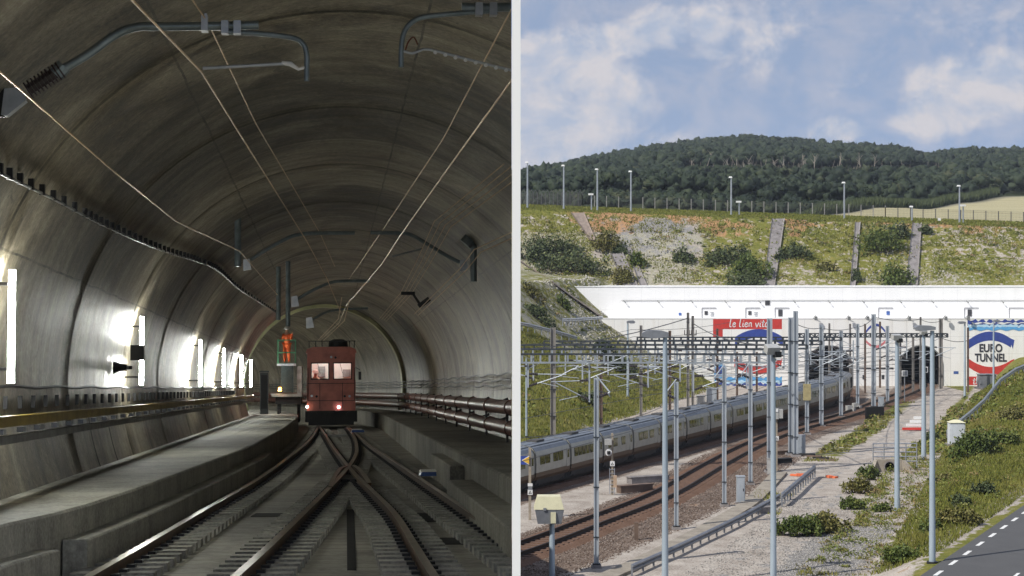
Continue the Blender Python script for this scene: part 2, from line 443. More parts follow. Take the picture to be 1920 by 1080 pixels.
t=thing('wall_cable','thin black cable sagging between hooks above the yellow conduit','cable',TM@TL(-3.18,16,.03))
m=MB(); m.tube([TL(-3.18,v,.035+.012*math.sin(v*2.1)) for v in np.arange(11,76,.7)],.018,6); m.build('cable_run',M_black,t,T=TM)
for i in range(56):
    v=15+i*.85; m=MB(); m.box(TL(-3.2,v,-.12),(.04,.05,.13)); m.build('hook',M_black,t,T=TM)
t=thing('clipped_cable','pale cable held by a row of black clips high on the left wall','cable',TM@TCY(100,375))
pts=catmull([TCY(x,y,TC_R-.07) for x,y in ((-60,298),(0,325),(100,373),(200,425),(300,468),(370,490),(410,508),(450,543),(500,575),(526,592))],10)
m=MB(); m.tube(pts,.014,6); m.build('cable_run',M_greybeam,t,T=TM,smooth=True)
acc=0; nc=0
for i in range(len(pts)-1):
    acc+=(pts[i+1]-pts[i]).length
    if acc>.42 and pts[i].y>11.5:
        acc=0; nc+=1
        if nc<90:
            m=MB(); c=pts[i]; m.box(c+Vector((.0,0,.035)),(.05,.05,.1)); m.build('clip',M_black,t,T=TM)

# --- tube lamps along the left wall
def tube_lamp(v, lab, split=False, far=False):
    u=-2.98
    t=thing('tube_lamp',lab,'tube lamp',TM@TL(u,v,.07),'tube lamps along the tunnel wall')
    segs=((1.15,.68),(.48,.07)) if split else ((1.13,.07),)
    for a,b in segs:
        m=MB(); m.tube([TL(u,v,b),TL(u,v,a)],.031 if v<60 else .04,10); m.build('lamp_tube',M_tubelamp,t,T=TM,smooth=True)
    m=MB()
    for w_ in (.2,1.0): m.bar(TL(u-.27,v,w_),TL(u-.03,v,w_),.03)
    m.build('wall_bracket',M_black,t,T=TM)
    if split:
        m=MB(); m.box(TL(u-.06,v-.05,.58),(.2,.2,.24)); m.build('ballast_box',M_black,t,T=TM)
tube_lamp(17.4,'white tube lamp at the left picture edge, nearest of the row')
tube_lamp(29.2,'white tube lamp split by a dark box, second from the left edge',True)
tube_lamp(42.2,'white tube lamp on the left wall just beyond the lamp with the dark box')
tube_lamp(51.4,'white tube lamp on the left wall, fourth in the row')
tube_lamp(61.5,'small white tube lamp on the left wall, fifth in the row')
tube_lamp(72.4,'bright tube lamp beside the dark cabinet and the lift platform')
tube_lamp(80.5,'tube lamp seen just beyond the dark cabinet')
tube_lamp(88.0,'tube lamp deep behind the lift platform')
tube_lamp(97.0,'tube lamp round the bend beyond the work train')
tube_lamp(106.0,'unseen tube lamp added round the bend to brighten the far tunnel')  # this and the next lamp are added out of sight to lighten the bend
tube_lamp(115.0,'farthest unseen tube lamp, added round the bend to brighten the tunnel end')
t=thing('wall_speaker','small dark horn device on a wall arm left of the split tube lamp','horn speaker',TM@TL(-3.15,28,.3))
m=MB(); m.bar(TL(-3.2,28.6,.33),TL(-2.98,27.6,.33),.05); m.build('arm',M_black,t,T=TM)
m=MB(); m.tube([TL(-3.22,27.5,.33),TL(-3.12,27.5,.33),TL(-3.02,27.5,.33)],[.1,.06,.05],8); m.build('horn',M_black,t,T=TM)

# --- red brown pipes on the right wall
def rpipe(w,lab):
    t=thing('service_pipe',lab,'pipe',TM@TL(2.88,26,w),'red brown pipes on the tunnel wall')
    m=MB(); m.tube([TL(2.88,v,w) for v in np.arange(20,112,2)],.118,12); m.build('pipe_run',M_redpipe,t,T=TM,cut=True,smooth=True)
    for i in range(13):
        v=25+i*3.9
        m=MB(); m.tube([TL(2.88,v,w),TL(2.88,v+.06,w)],.135,12); m.build('clamp',M_redpipe,t,T=TM,cut=True)
        m=MB(); m.bar(TL(2.88,v,w-.02),TL(3.2,v,w+.12),.05); m.bar(TL(2.8,v,w-.1),TL(2.8,v,w-.22),.04); m.build('bracket',M_black,t,T=TM,cut=True)
rpipe(-.33,'upper red brown pipe clamped along the right tunnel wall'); rpipe(-.66,'lower red brown pipe just above the concrete bench')
m=MB()
for j in range(3):
    m.tube([TL(3.2,v,.02+.11*j+.02*math.sin(v*1.7+j)) for v in np.arange(20,112,1)],.02,5)
tag(m.build('cable_bundle',M_black,T=TM,cut=True),'dark cables sagging along the right wall above the pipes','cable bundle',kind='stuff')

# --- overhead brackets
def V14(px,py,v=14.0): return TV(px,py,v)
def pipe(t,name,px,r,mat,v=14.0,n=10,cut=True,cm=6):
    pts=catmull([V14(x,y,v) for x,y in px],cm) if len(px)>2 else [V14(x,y,v) for x,y in px]
    m=MB(); m.tube(pts,r,n); return m.build(name,mat,t,T=TM,cut=cut,smooth=True)
t=thing('catenary_bracket','bent grey tube bracket with brown insulator and white base plate at the upper left','overhead bracket',TM@V14(20,190))
pipe(t,'main_tube',[(112,133),(165,102),(215,66),(255,51),(300,50),(390,49),(485,47)],.034,M_galv)
pipe(t,'drop_tube',[(420,60),(480,63),(545,70),(568,82),(575,103),(575,128),(575,152)],.021,M_galv)
m=MB(); a=V14(52,170); b=V14(118,128)
for i in range(10): m.tube([lerp(a,b,i/10),lerp(a,b,i/10+.04)],.072,12)
m.tube([a,b],.045,10); m.build('insulator',M_ins,t,T=TM,smooth=False)
m=MB(); m.tube([V14(104,140),V14(120,124)],.062,12); m.build('collar',M_galv,t,T=TM)
m=MB(); m.prism([V14(8,166,13.95),V14(40,163,13.95),V14(48,188,13.95),V14(12,217,13.95),V14(2,215,13.95)],(0,.1,0)); m.build('base_plate',M_alu,t,T=TM)
m=MB(); m.bar(V14(4,155),V14(4,220),.04); m.build('wall_plate',M_black,t,T=TM)
for x in (422,445):
    m=MB(); m.box(V14(x,52,13.96),(.055,.09,.1)); m.build('pipe_clamp',M_alu,t,T=TM)
pipe(t,'steady_arm',[(380,128),(540,119)],.014,M_alu)
m=MB(); m.tube([V14(x,y) for x,y in ((528,118),(545,120),(560,130),(574,126))],[.016,.02,.012,.012],8); m.build('arm_joint',M_white,t,T=TM)
m=MB(); m.box(V14(384,45),(.05,.1,.12)); m.bar(V14(384,40),V14(386,25),.02); m.build('wire_clamp',M_alu,t,T=TM)
t=thing('catenary_bracket','bent grey tube bracket cut by the top edge right of the tunnel crown','overhead bracket',TM@V14(870,20))
pipe(t,'main_tube',[(866,14),(905,14),(975,13)],.036,M_galv)
pipe(t,'drop_tube',[(930,20),(870,24),(800,31),(775,40),(759,58),(753,85),(752,126)],.021,M_galv)
for x in (898,925):
    m=MB(); m.box(V14(x,18,13.96),(.055,.09,.1)); m.build('pipe_clamp',M_alu,t,T=TM,cut=True)
pipe(t,'steady_arm',[(755,95),(772,100),(785,96),(805,93),(880,112),(975,136)],.011,M_alu,cm=3)
m=MB()
for i in range(8):
    x=816+i*19; m.ball(V14(x,95+(x-805)*.253),.017,8,5)
m.build('insulator',M_white,t,T=TM,cut=True,smooth=True)
m=MB(); m.tube(catmull([V14(x,y) for x,y in ((760,94),(766,78),(776,70),(783,84))],5),.006,5); m.build('jumper_wire',M_redpipe,t,T=TM)
def fbracket(v,lab,tube,post,plate,prad=.03,drop=None):
    t=thing('catenary_bracket',lab,'overhead bracket',TM@TV(*plate,v))
    pipe(t,'main_tube',tube,prad,M_galv,v,8,True,4)
    for p in post: pipe(t,'drop_post',p,.06,M_galv,v,8)
    m=MB(); x,y=plate; k=v/3400
    m.prism([TV(x-6,y-10,v-.1),TV(x+5,y-12,v-.1),TV(x+9,y+8,v-.1),TV(x-6,y+10,v-.1)],(0,.12,0)); m.build('base_plate',M_alu,t,T=TM)
    if drop: pipe(t,'steady_arm',drop,.018,M_alu,v,6)
    return t
fbracket(32.7,'dark tube bracket reaching in from the hanging post at the left wall',[(470,487),(500,468),(540,446),(565,439),(600,437),(665,437)],[[(446,405),(446,500)],],(462,497),.034)
t=fbracket(32.7,'tube bracket on the right with hanging post, grey cylinder and white plate',[(695,436),(745,437),(770,440),(800,457),(835,478),(862,492)],[[(888,440),(888,528)]],(869,498),.034,[(735,481),(790,467)])
m=MB(); m.tube([TV(872,458,32.6),TV(893,434,32.6)],.12,10); m.build('cylinder',M_galv,t,T=TM)
fbracket(46.5,'tube bracket with tall hanging post above the orange worker',[(556,562),(585,545),(620,530),(645,527),(692,527)],[[(540,490),(540,612)],[(522,500),(522,600)]],(552,566),.04)
fbracket(62,'farthest tube bracket above the roof of the red work train',[(585,600),(610,586),(640,580),(690,578)],[],(580,606),.04)
t=thing('cable_support','small dark cross bracket carrying the wire bundle on the right','wire support',TM@TV(772,548,44))
m=MB(); m.bar(TV(752,550,44),TV(778,550,44),.08); m.bar(TV(775,552,44),TV(790,575,44),.06); m.bar(TV(785,575,44),TV(805,560,44),.12); m.build('arm',M_black,t,T=TM)

# --- wires
def wire(lab,px,w,r,mat=M_copper):
    pts=[TW(x,y,w) for x,y in px]; m=MB(); m.tube(pts,r,6)
    tag(m.build('overhead_wire',mat,T=TM,cut=True),lab,'overhead wire','tunnel overhead wires')
wire('left contact wire held by the steady arm of the upper left bracket',[(240,-8),(378,135),(480,300),(575,452),(612,520),(640,588)],2.44,.009)
wire('left carrier wire clamped on top of the upper left bracket tube',[(355,-8),(390,42),(480,232),(600,437),(628,500)],2.85,.007)
wire('carrier wire falling from the top right bracket to the middle of the tunnel',[(962,12),(905,120),(830,262),(720,428),(650,530)],2.83,.0075)
wire('thick contact wire slanting from the right edge down to the work train roof',[(962,147),(850,302),(752,440),(716,495),(650,572),(636,605),(596,642)],2.44,.0095)
wire('feeder wire along the upper left wall passing the brown insulator',[(-10,126),(60,187),(200,310),(330,415),(450,471),(520,553)],2.2,.008)
def bundle(lab,px,w,offs,r):
    m=MB()
    for o in offs: m.tube([TW(x,y,w)+Vector((o,0,-o*.35)) for x,y in px],r,5)
    tag(m.build('wire_bundle',M_copper,T=TM,cut=True),lab,'wire bundle')
bundle('four thin copper wires slung together along the upper right wall',[(965,315),(830,420),(795,490),(760,552),(718,600)],2.4,(-.12,-.04,.04,.12),.008)
bundle('two copper wires swinging out to the white plate bracket on the right',[(965,438),(895,470),(868,505),(780,590)],1.8,(-.04,.05),.009)
bundle('pair of curved wires dropping onto the work train roof',[(648,560),(640,600),(600,640)],2.3,(-.1,.1),.012)

# --- people
def skel(o_name,verts,edges,radii,mat,parent,root=0,sub=2):
    me=bpy.data.meshes.new(o_name); me.from_pydata([tuple(v) for v in verts],edges,[]); me.materials.append(mat)
    o=bpy.data.objects.new(o_name,me); COL.objects.link(o)
    if parent: o.parent=parent
    md=o.modifiers.new('skin','SKIN'); md.use_smooth_shade=True
    for i,sv in enumerate(me.skin_vertices[0].data):
        r=radii[i]; sv.radius=(r,r) if not isinstance(r,tuple) else r; sv.use_root=(i==root)
    s=o.modifiers.new('sub','SUBSURF'); s.levels=sub; s.render_levels=sub
    return o
def person(loc,lab,rz,jacket,trouser,helmet,T=None,scale=1.0,arms=((-.32,.22,1.12),(.30,.26,1.16))):
    t=thing('person',lab,'person',loc,None,rz,T); t.scale=(scale,)*3
    V=[(0,0,.95),(0,0,1.12),(0,0,1.33),(0,0,1.46),(0,.01,1.54),(0,.02,1.63),(0,.02,1.72),
       (.17,0,1.40),(.24,.05,1.14),(arms[1][0],arms[1][1],arms[1][2]),(-.17,0,1.40),(-.24,.05,1.14),(arms[0][0],arms[0][1],arms[0][2]),
       (.10,0,.90),(.11,.03,.50),(.11,0,.09),(.11,.13,.04),(-.10,0,.90),(-.11,.03,.50),(-.11,0,.09),(-.11,.13,.04)]
    E=[(0,1),(1,2),(2,3),(3,4),(4,5),(5,6),(3,7),(7,8),(8,9),(3,10),(10,11),(11,12),(0,13),(13,14),(14,15),(15,16),(0,17),(17,18),(18,19),(19,20)]
    R=[.14,.125,.15,.11,.055,(.078,.095),(.06,.075),.065,.046,.035,.065,.046,.035,.09,.062,.045,.04,.09,.062,.045,.04]
    skel('body',V,E,R,M_skin,t)
    J=[V[i] for i in (0,1,2,3,7,8,10,11)]+[tuple(lerp(Vector(V[8]),Vector(V[9]),.85)),tuple(lerp(Vector(V[11]),Vector(V[12]),.85))]
    skel('jacket',J,[(0,1),(1,2),(2,3),(3,4),(4,5),(3,6),(6,7),(5,8),(7,9)],[.165,.155,.18,.125,.085,.066,.085,.066,.055,.055],jacket,t)
    skel('trousers',[V[i] for i in (0,13,14,15,17,18,19)],[(0,1),(1,2),(2,3),(0,4),(4,5),(5,6)],[.15,.11,.08,.068,.11,.08,.068],trouser,t)
    m=MB(); m.ball((0,.02,1.72),.115,12,8,0,(1,1.15,.85)); m.box((0,.13,1.69),(.16,.10,.02)); m.build('helmet',helmet,t,local=True,smooth=True)
    m=MB(); m.ball((0,.105,1.635),.018,6,4); m.ball((.032,.095,1.66),.011,6,4); m.ball((-.032,.095,1.66),.011,6,4); m.build('face',M_skin,t,local=True,smooth=True)
    for s_,a in ((1,arms[1]),(-1,arms[0])):
        m=MB()
        for k in range(4): m.tube([Vector(a)+Vector((-.03+.02*k,.03,0)),Vector(a)+Vector((-.03+.02*k,.09+.01*(k in(1,2)),-.015)),Vector(a)+Vector((-.03+.02*k,.10,-.05))],[.010,.009,.007],5)
        m.tube([Vector(a)+Vector((-.04*s_,0,0)),Vector(a)+Vector((-.06*s_,.05,-.01))],[.011,.008],5); m.build('fingers',M_skin,t,local=True)
    return t

# --- red work train
VV=69.0
def W(px,py,v=VV): return TV(px,py,v)
t=thing('work_train','boxy rusty red work railcar with two lit cab windows facing the viewer','work train',TM@W(621,797))
def wbox(name,x0,y0,x1,y1,v0,dep,mat,par=None,bev=0):
    a=W(x0,y1); b=W(x1,y0); m=MB(); m.box(((a.x+b.x)/2,v0+dep/2,(a.z+b.z)/2),(abs(b.x-a.x),dep,abs(b.z-a.z))); return m.build(name,mat,par or t,T=TM)
# cab shell built from front posts so that the windows are real openings
k=49.28
def X(px): return (px-620)/k
def Z(py): return (728-py)/k
m=MB(); f0=VV
m.box(((X(576)+X(666))/2,f0+.04,(Z(712)+Z(772))/2),(X(666)-X(576),.08,Z(712)-Z(772)))
m.box(((X(577)+X(665))/2,f0+.04,(Z(660)+Z(680))/2),(X(665)-X(577),.08,Z(660)-Z(680)))
for a,b in ((577,583),(617.5,624.5),(659.5,665)): m.box(((X(a)+X(b))/2,f0+.04,(Z(680)+Z(712))/2),(X(b)-X(a),.08,Z(680)-Z(712)))
for a in (577,663): m.box((X(a+1),f0+3.1,(Z(660)+Z(772))/2),(.06,6.0,Z(660)-Z(772)))
m.box((X(621),f0+6.1,(Z(660)+Z(772))/2),(1.75,.06,Z(660)-Z(772)))
m.box((X(621),f0+3.1,Z(770)),(1.7,6.0,.06))
m.build('body',M_redpaint,t,T=TM)
m=MB(); m.prism([Vector((X(x),f0-.06,Z(y))) for x,y in ((574,662),(668,662),(666,655),(655,651),(588,651),(576,655))],(0,6.3,0)); m.build('roof',M_redpaint,t,T=TM)
M_cabwall=pm('pale_cab_lining',(.74,.82,.78),(.66,.74,.72),3,.7)
m=MB(); m.box((X(621),f0+1.2,Z(697)),(1.6,.04,1.1)); m.build('cab_lining',M_cabwall,t,T=TM)
M_cablight=m_emit('cab_lamp',(.95,1,.95),38)
m=MB(); m.box((X(621),f0+.55,Z(664)),(1.2,.12,.05)); m.build('cab_lamp',M_cablight,t,T=TM)
tg=NT('cab_glass'); tg.set((.9,.95,.95),.05); tg.b.inputs['Transmission Weight'].default_value=1.0; tg.b.inputs['IOR'].default_value=1.02; M_cglass=tg.mat
for a,b in ((583,617.5),(624.5,659.5)):
    m=MB(); x0,x1,z0,z1=X(a),X(b),Z(712),Z(680)
    for c,s in (((x0+x1)/2,z1-.02),((x0+x1)/2,z0+.02)): m.box((c,f0-.01,s),(x1-x0,.05,.04))
    for c in (x0+.02,x1-.02): m.box((c,f0-.01,(z0+z1)/2),(.04,.05,z1-z0))
    w=m.build('window',M_black,t,T=TM)
    m=MB(); m.box(((x0+x1)/2,f0+.03,(z0+z1)/2),(x1-x0-.05,.01,z1-z0-.05)); m.build('pane',M_cglass,w,T=TM)
    m=MB(); m.bar((x0+.25,f0-.05,z1),(x0+.36,f0-.05,z1-.42),.015); m.build('wiper',M_black,w,T=TM)
def disc(name,px,py,r,mat,par,v=f0-.05,d=.08):
    m=MB(); m.tube([Vector((X(px),v,Z(py))),Vector((X(px),v+d,Z(py)))],r,12); return m.build(name,mat,par,T=TM)
disc('headlight',576.5,762,.055,m_emit('warm_headlight',(1,.86,.72),7),t,f0-.12,.12)
disc('headlight',635,763,.055,m_emit('pink_headlight',(.92,.86,1),7),t,f0-.12,.12)
for x,y in ((621,670),(629,671),(585,742),(594,743),(646,743),(655,743)): disc('marker_lamp',x,y,.045,M_alu if x in(621,585,655) else M_black,t)
m=MB(); m.box((X(621),f0+.03,Z(780)),(1.95,.3,.42)); m.box((X(621),f0+3,Z(784)),(1.7,6,.5)); m.build('underframe',M_dark,t,T=TM)
for x in (590,655): disc('buffer',x,777,.12,M_dark,t,f0-.35,.3)
for dv in (1.2,4.6):
    for x in (597,651):
        m=MB(); m.tube([Vector((X(x)-.05,f0+dv,-1.1)),Vector((X(x)+.05,f0+dv,-1.1))],.30,16); m.build('wheel',M_dark,t,T=TM)
m=MB()
for py in (719,751): m.box((X(621),f0-.012,Z(py)),(X(665)-X(577),.03,.02))
for px in (600,642): m.box((X(px),f0-.012,Z(742)),(.02,.03,Z(720)-Z(768)))
for px in (578,664): m.tube([Vector((X(px),f0-.07,Z(690))),Vector((X(px),f0-.07,Z(750)))],.014,6)
m.build('trim_bar',M_dark,t,T=TM)
m=MB(); m.box((X(621),f0-.25,Z(776)),(.2,.45,.16)); m.box((X(621),f0-.42,Z(779)),(.12,.12,.3)); m.build('coupler',M_dark,t,T=TM)
m=MB(); m.box((X(621),f0-.1,Z(792)),(1.7,.05,.16)); m.build('rail_guard',M_dark,t,T=TM)
m=MB(); m.box((X(603),f0+1.15,Z(697)),(.28,.06,.42)); m.box((X(650),f0+1.15,Z(700)),(.3,.06,.3)); m.build('cab_panel',M_greybeam,t,T=TM)
m=MB(); m.tube([Vector((X(634),f0+.8,Z(650))),Vector((X(634),f0+.8,Z(640))),Vector((X(634),f0+.8,Z(636)))],[.38,.36,.2],14); m.build('roof_tank',M_dark,t,T=TM)
m=MB()
for x in (580,592,604,655,664): m.bar((X(x),f0+.2,Z(652)),(X(x),f0+.2,Z(640)),.03)
m.bar((X(578),f0+.2,Z(640)),(X(666),f0+.2,Z(640)),.03); m.build('roof_railing',M_black,t,T=TM)
m=MB(); m.bar((X(667),f0-.02,Z(690)),(X(674),f0-.15,Z(694)),.02); m.box((X(674),f0-.15,Z(705)),(.10,.05,.3)); m.build('mirror',M_black,t,T=TM)
person(Vector((X(592),f0+.75,-1.05)),'driver in a red jacket standing in the lit cab of the work train',math.pi,pm('red_cloth',(.55,.05,.04),(.4,.03,.03),6,.8),M_navy,M_white,TM,.98)

# --- lift wagon with worker
t=thing('lift_platform','green railed lift basket on a dark mast beside the red work train','lift platform',TM@TL(-1.8,74,-1.4))
def bx(name,u0,u1,v0,v1,w0,w1,mat):
    m=MB(); m.box(((u0+u1)/2,(v0+v1)/2,(w0+w1)/2),(abs(u1-u0),abs(v1-v0),abs(w1-w0))); return m.build(name,mat,t,T=TM)
m=MB()
for u in (-2.12,-1.42):
    for v in (73.6,74.6): m.bar((u,v,1.0),(u,v,1.95),.038)
for w in (1.0,1.45,1.95):
    m.bar((-2.12,73.6,w),(-1.42,73.6,w),.05); m.bar((-2.12,74.6,w),(-1.42,74.6,w),.05)
    for u in (-2.12,-1.42): m.bar((u,73.6,w),(u,74.6,w),.05)
m.build('basket_rail',M_green,t,T=TM); bx('basket_floor',-2.15,-1.4,73.5,74.7,.92,1.0,M_alu)
m=MB()
for i in range(4):
    m.bar((-2.0,73.8,-.15+.27*i),(-1.5,73.8,.12+.27*i),.06); m.bar((-1.5,73.85,-.15+.27*i),(-2.0,73.85,.12+.27*i),.06)
m.box((-1.75,74.3,.4),(.5,.3,1.05)); m.build('mast',M_cabinet,t,T=TM)
bx('deck',-2.35,-1.15,73.2,77,-.33,-.2,M_greybeam); bx('chassis',-2.2,-1.2,73.4,77,-.62,-.33,M_dark)
for v in (74.2,76.2):
    for u in (-2.1,-1.3):
        m=MB(); m.tube([(u-.05,v,-1.1),(u+.05,v,-1.1)],.28,14); m.bar((u,v,-1.1),(u,v,-.4),.1); m.build('wheel',M_dark,t,T=TM)
m=MB(); m.tube([(-2.02,73.1,-.1),(-2.02,73.1,.05)],[.07,.05],10); m.build('beacon',m_emit('orange_beacon',(1,.42,.05),18),t,T=TM)
bx('control_cabinet',-1.35,-1.16,74,76,-.2,.9,M_greybeam)
person(Vector((-1.76,74.0,1.0)),'worker in bright orange hi-vis clothing standing in the green lift basket',rad(160),M_orange,M_orange,M_white,TM,.84,((-.42,.25,1.55),(.32,.28,1.2)))
m=MB(); rows=[]
for k in range(33):
    a=math.pi*(-.10+1.20*k/32); rows.append([TL(TCU-(TC_R-.02)*math.cos(a),v_,TCW+(TC_R-.02)*math.sin(a)) for v_ in (77,77.01)]+[TL(TCU-(TC_R-.15)*math.cos(a),v_,TCW+(TC_R-.15)*math.sin(a)) for v_ in (77.01,77.6)]+[TL(TCU-(TC_R-.02)*math.cos(a),77.61,TCW+(TC_R-.02)*math.sin(a))])
m.loft(rows); tag(m.build('tunnel_rib',pm('yellow_green_lining',(.50,.50,.27),(.32,.33,.16),1.2,.4),T=TM,smooth=False),'yellow green arched rib round the tunnel behind the red work train','arch rib')
t=thing('equipment_cabinet','dark teal cabinet standing on the walkway end by the far tube lamps','cabinet',TM@TL(-2.2,60,-1.0))
m=MB(); m.box(TL(-2.16,60,-.15),(.26,.5,1.35)); m.box(TL(-2.16,60,.56),(.30,.54,.05)); m.build('case',M_cabinet,t,T=TM)
m=MB(); m.box(TL(-2.16,59.73,-.1),(.2,.02,1.1)); m.build('door',M_black,t,T=TM)

# --- small boxes beside the rails
def tbox(px,py,w,sz,lab):
    c=TW(px,py,w); t=thing('trackside_box',lab,'box',TM@c)
    m=MB(); m.taper(c+Vector((0,0,0)),(sz[0],sz[1]),(sz[0]*.85,sz[1]*.8),sz[2]*.7); m.build('case',M_blue,t,T=TM)
    m=MB(); m.taper(c+Vector((-sz[0]*.08,0,sz[2]*.7)),(sz[0]*.8,sz[1]*.85),(sz[0]*.7,sz[1]*.7),sz[2]*.3); m.build('lid',M_white,t,T=TM)
tbox(806,891,-1.42,(.34,.55,.09),'blue and white box lying beside the right rail near the bench')
tbox(671,810,-1.40,(.42,.5,.10),'pale box beside the right rail just in front of the work train')
m=MB(); m.box(TW(631,817,-1.47),(.62,1.2,.06)); tag(m.build('track_plate',M_greybeam,T=TM),'pale plate between the rails in front of the work train','plate')

# --- added wall whose end makes the white strip between tunnel and railway, and the earth under the tunnel
m=MB(); th=16/F*9.0
m.loft([[(0,9,0),(0,9,21.5),(th,9,21.5),(th,9,0)],[(0,46,0),(0,46,21.5),(th,46,21.5),(th,46,0)]],0,None,True)
m.add([(0,9,0),(0,9,21.5),(th,9,21.5),(th,9,0)],[(0,1,2,3)]); m.add([(0,46,0),(0,46,21.5),(th,46,21.5),(th,46,0)],[(3,2,1,0)])
tag(m.build('added_divider_wall',M_whitewall),'added thin white wall making the strip between the dark tunnel and the open railway','wall')
m=MB(); top=lambda y: H-1.85-.0703*y
EX=-.05
def exl(y): return EX if y<40 else EX-(y-40)*.06
rows=[[(-40,y,0),(-40,y,top(max(y,10))-.0 if y>10.4 else 13.2),(exl(y),y,top(y) if y>10.4 else 13.2),(exl(y),y,0)] for y in (-12,10.39,10.41,25,40,60,80,88)]
m.loft(rows); m.add(rows[0],[(0,1,2,3)]); m.add(rows[-1],[(3,2,1,0)])
struct(m.build('embankment',m_concrete('earth',(.12,.10,.06),(.07,.06,.035),.5,.9,.3)))
# ================================================================== OPEN AIR: terrain
NTR=[(-7.5,83),(.47,99.3),(4.5,108.6),(10.1,122.2),(15.3,139),(20.2,154),(25.6,168),(34.0,185),(41.5,203),(48,219),(52.3,233),(52.6,248)]
NS=[(-12.4,95),(1.6,124.9),(11.75,146.4),(21.9,168),(31.2,187.5),(37.6,203),(41.0,218),(42.4,232),(42.6,248)]
def poly_dist(X,Y,pts):
    best=np.full(X.shape,1e9); side=np.zeros(X.shape)
    for (x0,y0),(x1,y1) in zip(pts[:-1],pts[1:]):
        dx,dy=x1-x0,y1-y0; L=dx*dx+dy*dy
        t=np.clip(((X-x0)*dx+(Y-y0)*dy)/L,0,1); d=np.hypot(X-x0-t*dx,Y-y0-t*dy)
        s=((X-x0)*dy-(Y-y0)*dx)
        m=d<best; best=np.where(m,d,best); side=np.where(m,np.sign(s),side)
    return best,side
RIDX=[-3000,600,976,1050,1100,1180,1250,1330,1400,1500,1600,1700,1722,1745,1800,1920,2300,4000]
RIDY=[430,380,312,297,286,271,260,249,243,250,260,265,276,277,268,268,262,300]
def hnoise(X,Y,sc,seed=0):
    # cheap smooth value noise
    x=X/sc+seed*17.3; y=Y/sc+seed*9.1; xi=np.floor(x); yi=np.floor(y); fx=x-xi; fy=y-yi
    def h(a,b): return np.modf(np.abs(np.sin(a*127.1+b*311.7+seed*3.7)*43758.5453))[0]
    fx=fx*fx*(3-2*fx); fy=fy*fy*(3-2*fy)
    return (h(xi,yi)*(1-fx)+h(xi+1,yi)*fx)*(1-fy)+(h(xi,yi+1)*(1-fx)+h(xi+1,yi+1)*fx)*fy
def xf(Y): return 17.9+.295*(Y-92)
def terrain(X,Y):
    X=np.asarray(X,float); Y=np.asarray(Y,float)
    s=X-xf(Y); k=1+np.clip((Y-112)/80,0,1)*2.6; wd=3.5+3.2*np.clip((Y-112)/50,0,1)
    zr=k*sstep(0,1,s/wd)+np.maximum(0,s-7)*.12*np.clip((Y-122)/20,0,1)
    zr=zr+sstep(.5,3,s)*(hnoise(X,Y,3.1,1)-.5)*.5*np.clip((Y-118)/20,0,1)
    s_l=np.maximum(0,.7+(Y-152.8)*.33-X); zl=.48*s_l+.029*np.maximum(0,s_l-10)**2; zl=np.minimum(zl,13.4+.12*np.maximum(0,s_l-21))
    zl=zl+np.clip(zl,0,1)*(hnoise(X,Y,4,2)-.5)*.6
    pc=383+(np.clip(X/276*F,-200,1400)-16)/944*33; zt=H+(HY-pc)*276/F; zbk=H+(HY-pc-12)*265/F
    zc=np.where(Y<265,zbk,np.where(Y<276,zbk+(zt-zbk)*(Y-265)/11,zt))
    zlc=np.minimum(zl,zc)
    val=np.maximum(zr*(Y<246),zlc)
    val=np.where(Y<246,val+(hnoise(X,Y,2.3,5)-.5)*.06,val)
    zb=12.5+(Y-250)*.66; zb=np.where((Y>257.3)&(Y<258.6),zb,zb)
    zb=zb+(hnoise(X,Y,3.3,3)-.5)*.6*np.clip((Y-251)/3,0,1)*np.clip((266-Y)/3,0,1)
    back=np.minimum(np.maximum(zb,zlc),zc)
    z=np.where(Y<246,val,np.where(Y<250,np.maximum(zlc,12.5*sstep(246,250,Y)),back))
    # plateau and hill
    u=X/np.maximum(Y,1)
    rp=np.interp(CX+F*u,RIDX,RIDY); zr8=H+(HY-rp)*800/F-6.5
    t=np.clip((Y-288)/512,0,1)
    zh=zc+t*(zr8-zc)+ (hnoise(X,Y,26,7)-.5)*5*np.clip(t*4,0,1)*(1-t)
    zh=np.where(Y>800,zr8-(Y-800)*.22,zh)
    z=np.where(Y>288,zh,z)
    return z
def tz(x,y): return float(terrain(np.array([x]),np.array([y]))[0])
def uniq(*a): return np.unique(np.round(np.concatenate(a),3))
gx=uniq(np.arange(-16,84,.55),np.arange(84,140,4),np.arange(-140,-16,5),np.arange(140,420,10),np.arange(-420,-140,12),np.linspace(-700,-420,8),np.linspace(420,700,8))
gy=uniq(np.linspace(-250,60,8),np.arange(60,92,2),np.arange(92,246,.6),np.array([245.9,246,247,248,249,250]),np.arange(250,292,.5),np.arange(292,820,7),np.linspace(820,1100,10))
GX,GY=np.meshgrid(gx,gy); GZ=terrain(GX,GY)
V=np.stack([GX.ravel(),GY.ravel(),np.maximum(GZ.ravel(),-60)],1)
nx,ny=len(gx),len(gy); I=np.arange(nx*ny).reshape(ny,nx)
FQ=np.stack([I[:-1,:-1].ravel(),I[:-1,1:].ravel(),I[1:,1:].ravel(),I[1:,:-1].ravel()],1)
